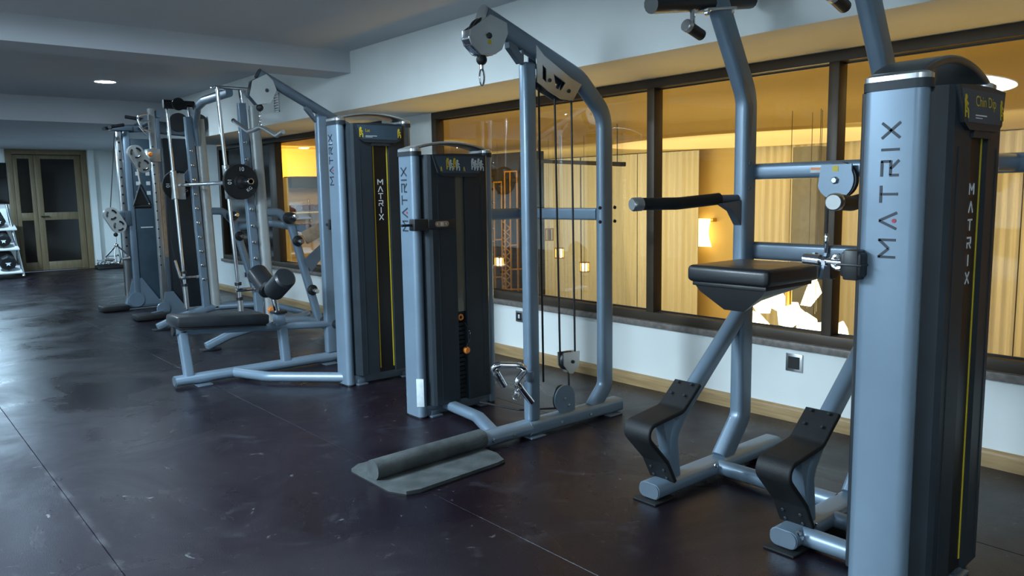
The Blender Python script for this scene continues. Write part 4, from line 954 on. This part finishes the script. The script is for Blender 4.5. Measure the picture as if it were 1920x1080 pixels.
def swivel(px, py, Yc, flip=1):
    c = PX(px, py, Y=Yc); oc = []
    a0, a1 = c+V(-.045, 0, .075), c+V(.035, 0, -.075)
    for k in range(28):
        a = 2*math.pi*k/28; dv = V(math.cos(a), 0, math.sin(a)); cc = a0 if dv.dot(a0-c) > 0 else a1
        oc.append(cc+dv*.095)
    sw = part('swivel_pulley', B().prism(oc, V(0, .014, 0)).prism([p_+V(0, .05, 0) for p_ in oc], V(0, .014, 0)), 'pale', T, 'pale pulley guard with two cut-out wheels')
    for cc in (a0, a1):
        for k in range(3):
            a = k*2*math.pi/3+.3; part('cutout', B().tube([cc+V(.058*math.cos(a+t_), -.002, .058*math.sin(a+t_)) for t_ in (0, .3, .6, .9, 1.2)], .012, 6), 'slot', sw)
    part('wheel', pulley(B(), a0+V(0, .03, 0), EY, .085, .03), 'black', sw); part('wheel', pulley(B(), a1+V(0, .03, 0), EY, .085, .03), 'black', sw)
    return c
c1 = swivel(217, 413, YA_-.14); c2 = swivel(263, 298, YC_-.14)
part('carriage', B().box(xa-.10, xa+.03, YA_-.10, YA_+.06, c1.z-.08, c1.z+.12, .01).box(c1.x+.02, xa-.05, YA_-.12, YA_-.07, c1.z+.02, c1.z+.10, .005), 'steel_dark', T)
part('carriage', B().box(xc-.12, xc+.03, YC_-.10, YC_+.06, c2.z-.03, c2.z+.13, .01), 'alu', T); part('release_knob', B().lathe((xc-.10, YC_-.1, c2.z+.06), -EY, [(.02, 0), (.03, .02), (.02, .04)], 10), 'orange', T)
part('cable', cab(V(xa-.10, YA_-.13, 2.40), c1+V(-.05, .02, .15), .006), 'cable', T); part('cable', cab(c1+V(.06, .03, -.13), V(c1.x+.06, YA_-.1, .20), .006), 'cable', T)
q = PX(217, 440, Y=YA_-.14); part('stopper_ball', B().sphere(q, .028), 'rubber', T); part('cable', cab(q, q+V(0, 0, -.110), .008), 'chrome', T)
q2 = PX(258, 325, Y=YC_-.14); part('cable', cab(q2+V(0, 0, .05), q2+V(.02, 0, -.13), .010), 'chrome', T)
# handles hanging on the trainer
hd = thing('double_d_handle', 'pair of chrome triangle grips hanging from the left trainer pulley', 'cable handle', q+V(0, 0, -.36))
part('knob', B().sphere(q+V(0, 0, -.14), .026), 'chrome', hd)
for sg in (-1, 1):
    a, b_, c_, d_ = q+V(sg*.01, 0, -.15), q+V(sg*.13, -.05, -.31), q+V(sg*.02, .04, -.30), q
    part('loop', B().tube(fillet([a, q+V(sg*.17, 0, -.32), q+V(sg*.04, 0, -.33), a+V(sg*.005, 0, -.01)], [.02, .02]), .010, 8), 'chrome', hd)
    part('grip', B().cyl(q+V(sg*.155, 0, -.322), q+V(sg*.055, 0, -.330), .018, 10), 'alu', hd)
st = thing('strap_handle', 'black triangular strap handle hanging from the right trainer pulley', 'cable handle', q2+V(0, 0, -.48))
w0 = q2+V(.02, 0, -.14); part('strap', B().sweep(fillet([w0, w0+V(-.10, 0, -.27), w0+V(.12, 0, -.27), w0+V(.01, 0, .0)], [.02, .02]), .05, .012, EY, r=.004), 'rubber', st)
part('grip', B().cyl(w0+V(-.09, 0, -.27), w0+V(.11, 0, -.27), .024, 12), 'rubber', st)
part('strap_panel', B().prism([w0+V(0, .01, -.03), w0+V(-.08, .01, -.25), w0+V(.09, .01, -.25)], V(0, .01, 0)), 'black', st)
# leaning pole between trainer and smith machine
pa, pb = PX(320, 450, Y=10.3), PX(352, 583, Y=10.3)
pr_ = part('shroud_rod', B().cyl(pa, pb, .007, 8), 'cable', T); part('rod_sleeve', B().cyl(PX(328, 488, Y=10.3), PX(338, 521, Y=10.3), .020, 12), 'chrome', pr_)

# ------------------------------------------------------------------ far end: dumbbell rack, attachments, dark wall panel
YR = 17.9
rk = thing('dumbbell_rack', 'three-tier dumbbell rack with bright leaning side frame by the far door', 'rack', (1.9, YR, 0))
def rz(y): return PX(20, y, Y=YR).z
RX1 = 2.46
for zz, nm in ((rz(424), 0), (rz(461), 1), (rz(504), 2)):
    part('tier', B().obox(V((.6+RX1)/2, YR+.05+.10*(1-nm), zz-.01), EX, V(0, 1, .30), V(0, -.30, 1), RX1-.6, .42, .03, .004), 'plastic_white', rk)
    part('tier_back', B().box(.6, RX1-.02, YR+.30+.10*(1-nm), YR+.32+.10*(1-nm), zz-.02, zz+.34, .004), 'wall', rk)
for xx in (.62, RX1): part('side_frame', B().sweep([PX(24, 385, Y=YR)*0+V(xx-.10, YR+.25, 1.42), V(xx+.03, YR-.10, .03)], .05, .09, EX, r=.02), 'chrome', rk)
part('foot_bar', B().box(.6, RX1+.05, YR-.14, YR+.06, 0, .03, .006), 'black', rk); part('back_post', B().box(.70, .80, YR+.42, YR+.48, 0, 1.3, .01), 'black', rk)
def star(b, c, r):
    pts = [c+V((r if k % 2 == 0 else r*.45)*math.sin(math.pi*k/5), 0, (r if k % 2 == 0 else r*.45)*math.cos(math.pi*k/5)) for k in range(10)]
    return b.prism(pts, V(0, -.002, 0))
proto = None
nm3 = ('top', 'middle', 'bottom')
for tier, yy in enumerate((424, 461, 504)):
    zz = rz(yy); r_ = (.115, .135, .15)[tier]
    for k in range(4):
        xx = RX1-.285+.03*tier-k*.36; yc = YR+.03+.10*(1-tier)
        lab = ('black star-marked dumbbell on the %s tier beside the leaning side frame' if k == 0 else 'black star-marked dumbbell away from the side frame on the %s tier') % nm3[tier]
        t = thing('dumbbell', lab, 'dumbbell', (xx, yc, zz), 'dumbbells on the far rack')
        zc = zz+r_+.030
        for y0, y1 in ((yc-.20, yc-.06), (yc+.08, yc+.21)):
            h_ = part('head', B().lathe((xx, y0, zc+(y0-yc)*.3), V(0, 1, .3), [(r_*.55, 0), (r_*.82, .004), (r_, .03), (r_, y1-y0-.03), (r_*.8, y1-y0)], 8 if tier < 3 else 12), 'rubber', t)
            if y0 < yc: part('star_mark', star(B(), V(xx, y0-.003, zc+(y0-yc)*.3), r_*.36), 'label_white', h_)
        part('handle', B().cyl((xx, yc-.08, zc-.02), (xx, yc+.10, zc+.03), .02, 10), 'chrome', t)
# dark panel on far wall left of the door
q0, q1 = PX(0, 306, Y=YF-.05), PX(17, 381, Y=YF-.05)
dp = thing('wall_screen', 'dark rectangular wall panel above the dumbbell rack', 'wall panel', ((q1.x-.7), YF-.03, q1.z))
part('panel', B().box(q1.x-1.5, q1.x, YF-.05, YF, q1.z, q0.z, .008), 'dark_glass', dp); part('panel_edge', B().box(q1.x-1.52, q1.x+.012, YF-.04, YF, q1.z-.012, q0.z+.012, .004), 'black', dp)
# attachments on a black tray by the far wall
ty = 18.62; xa0, xa1 = PX(181, 505, Y=ty).x, 4.46
tr = solo('attachment_tray', B().box(xa0, xa1, ty-.16, ty+.16, 0, .05, .01).box(xa0, xa1, ty-.16, ty-.14, .05, .075, .004).box(xa0, xa1, ty+.14, ty+.16, .05, .075, .004), 'black', 'low black tray of chrome attachments by the far wall', 'tray')
lab5 = ('chrome short straight bar lying on the black tray by the far wall', 'chrome kettle-shaped grip with loop handle on the black tray', 'chrome round ring handle at the end of the black tray')
p = V(xa0+.12, ty, .056); t = thing('chrome_attachment', lab5[0], 'attachment', p, 'chrome attachments on the tray')
part('bar', B().tube([p+V(-.09, 0, .13), p+V(.10, .02, .12)], .018, 10), 'chrome', t)
for dx in (-.07, 0, .07): part('end_ball', B().sphere(p+V(dx, -.02, .05), .050, (.7, 1, 1), n=12), 'chrome', t)
p = V(xa0+.325, ty, .056); t = thing('chrome_attachment', lab5[1], 'attachment', p, 'chrome attachments on the tray')
part('body', B().sphere(p+V(0, 0, .06), .06), 'chrome', t); part('loop', B().tube(fillet([p+V(-.055, 0, .07), p+V(-.085, 0, .21), p+V(.085, 0, .21), p+V(.055, 0, .07)], [.03, .03]), .014, 10), 'chrome', t)
p = V(xa1-.05, ty, .056); t = thing('chrome_attachment', lab5[2], 'attachment', p, 'chrome attachments on the tray')
part('ring', B().torus(p+V(0, 0, .14), V(1, .35, .1), .085, .020, 24, 10), 'chrome', t); part('body', B().sphere(p+V(0, 0, .045), .042), 'chrome', t)
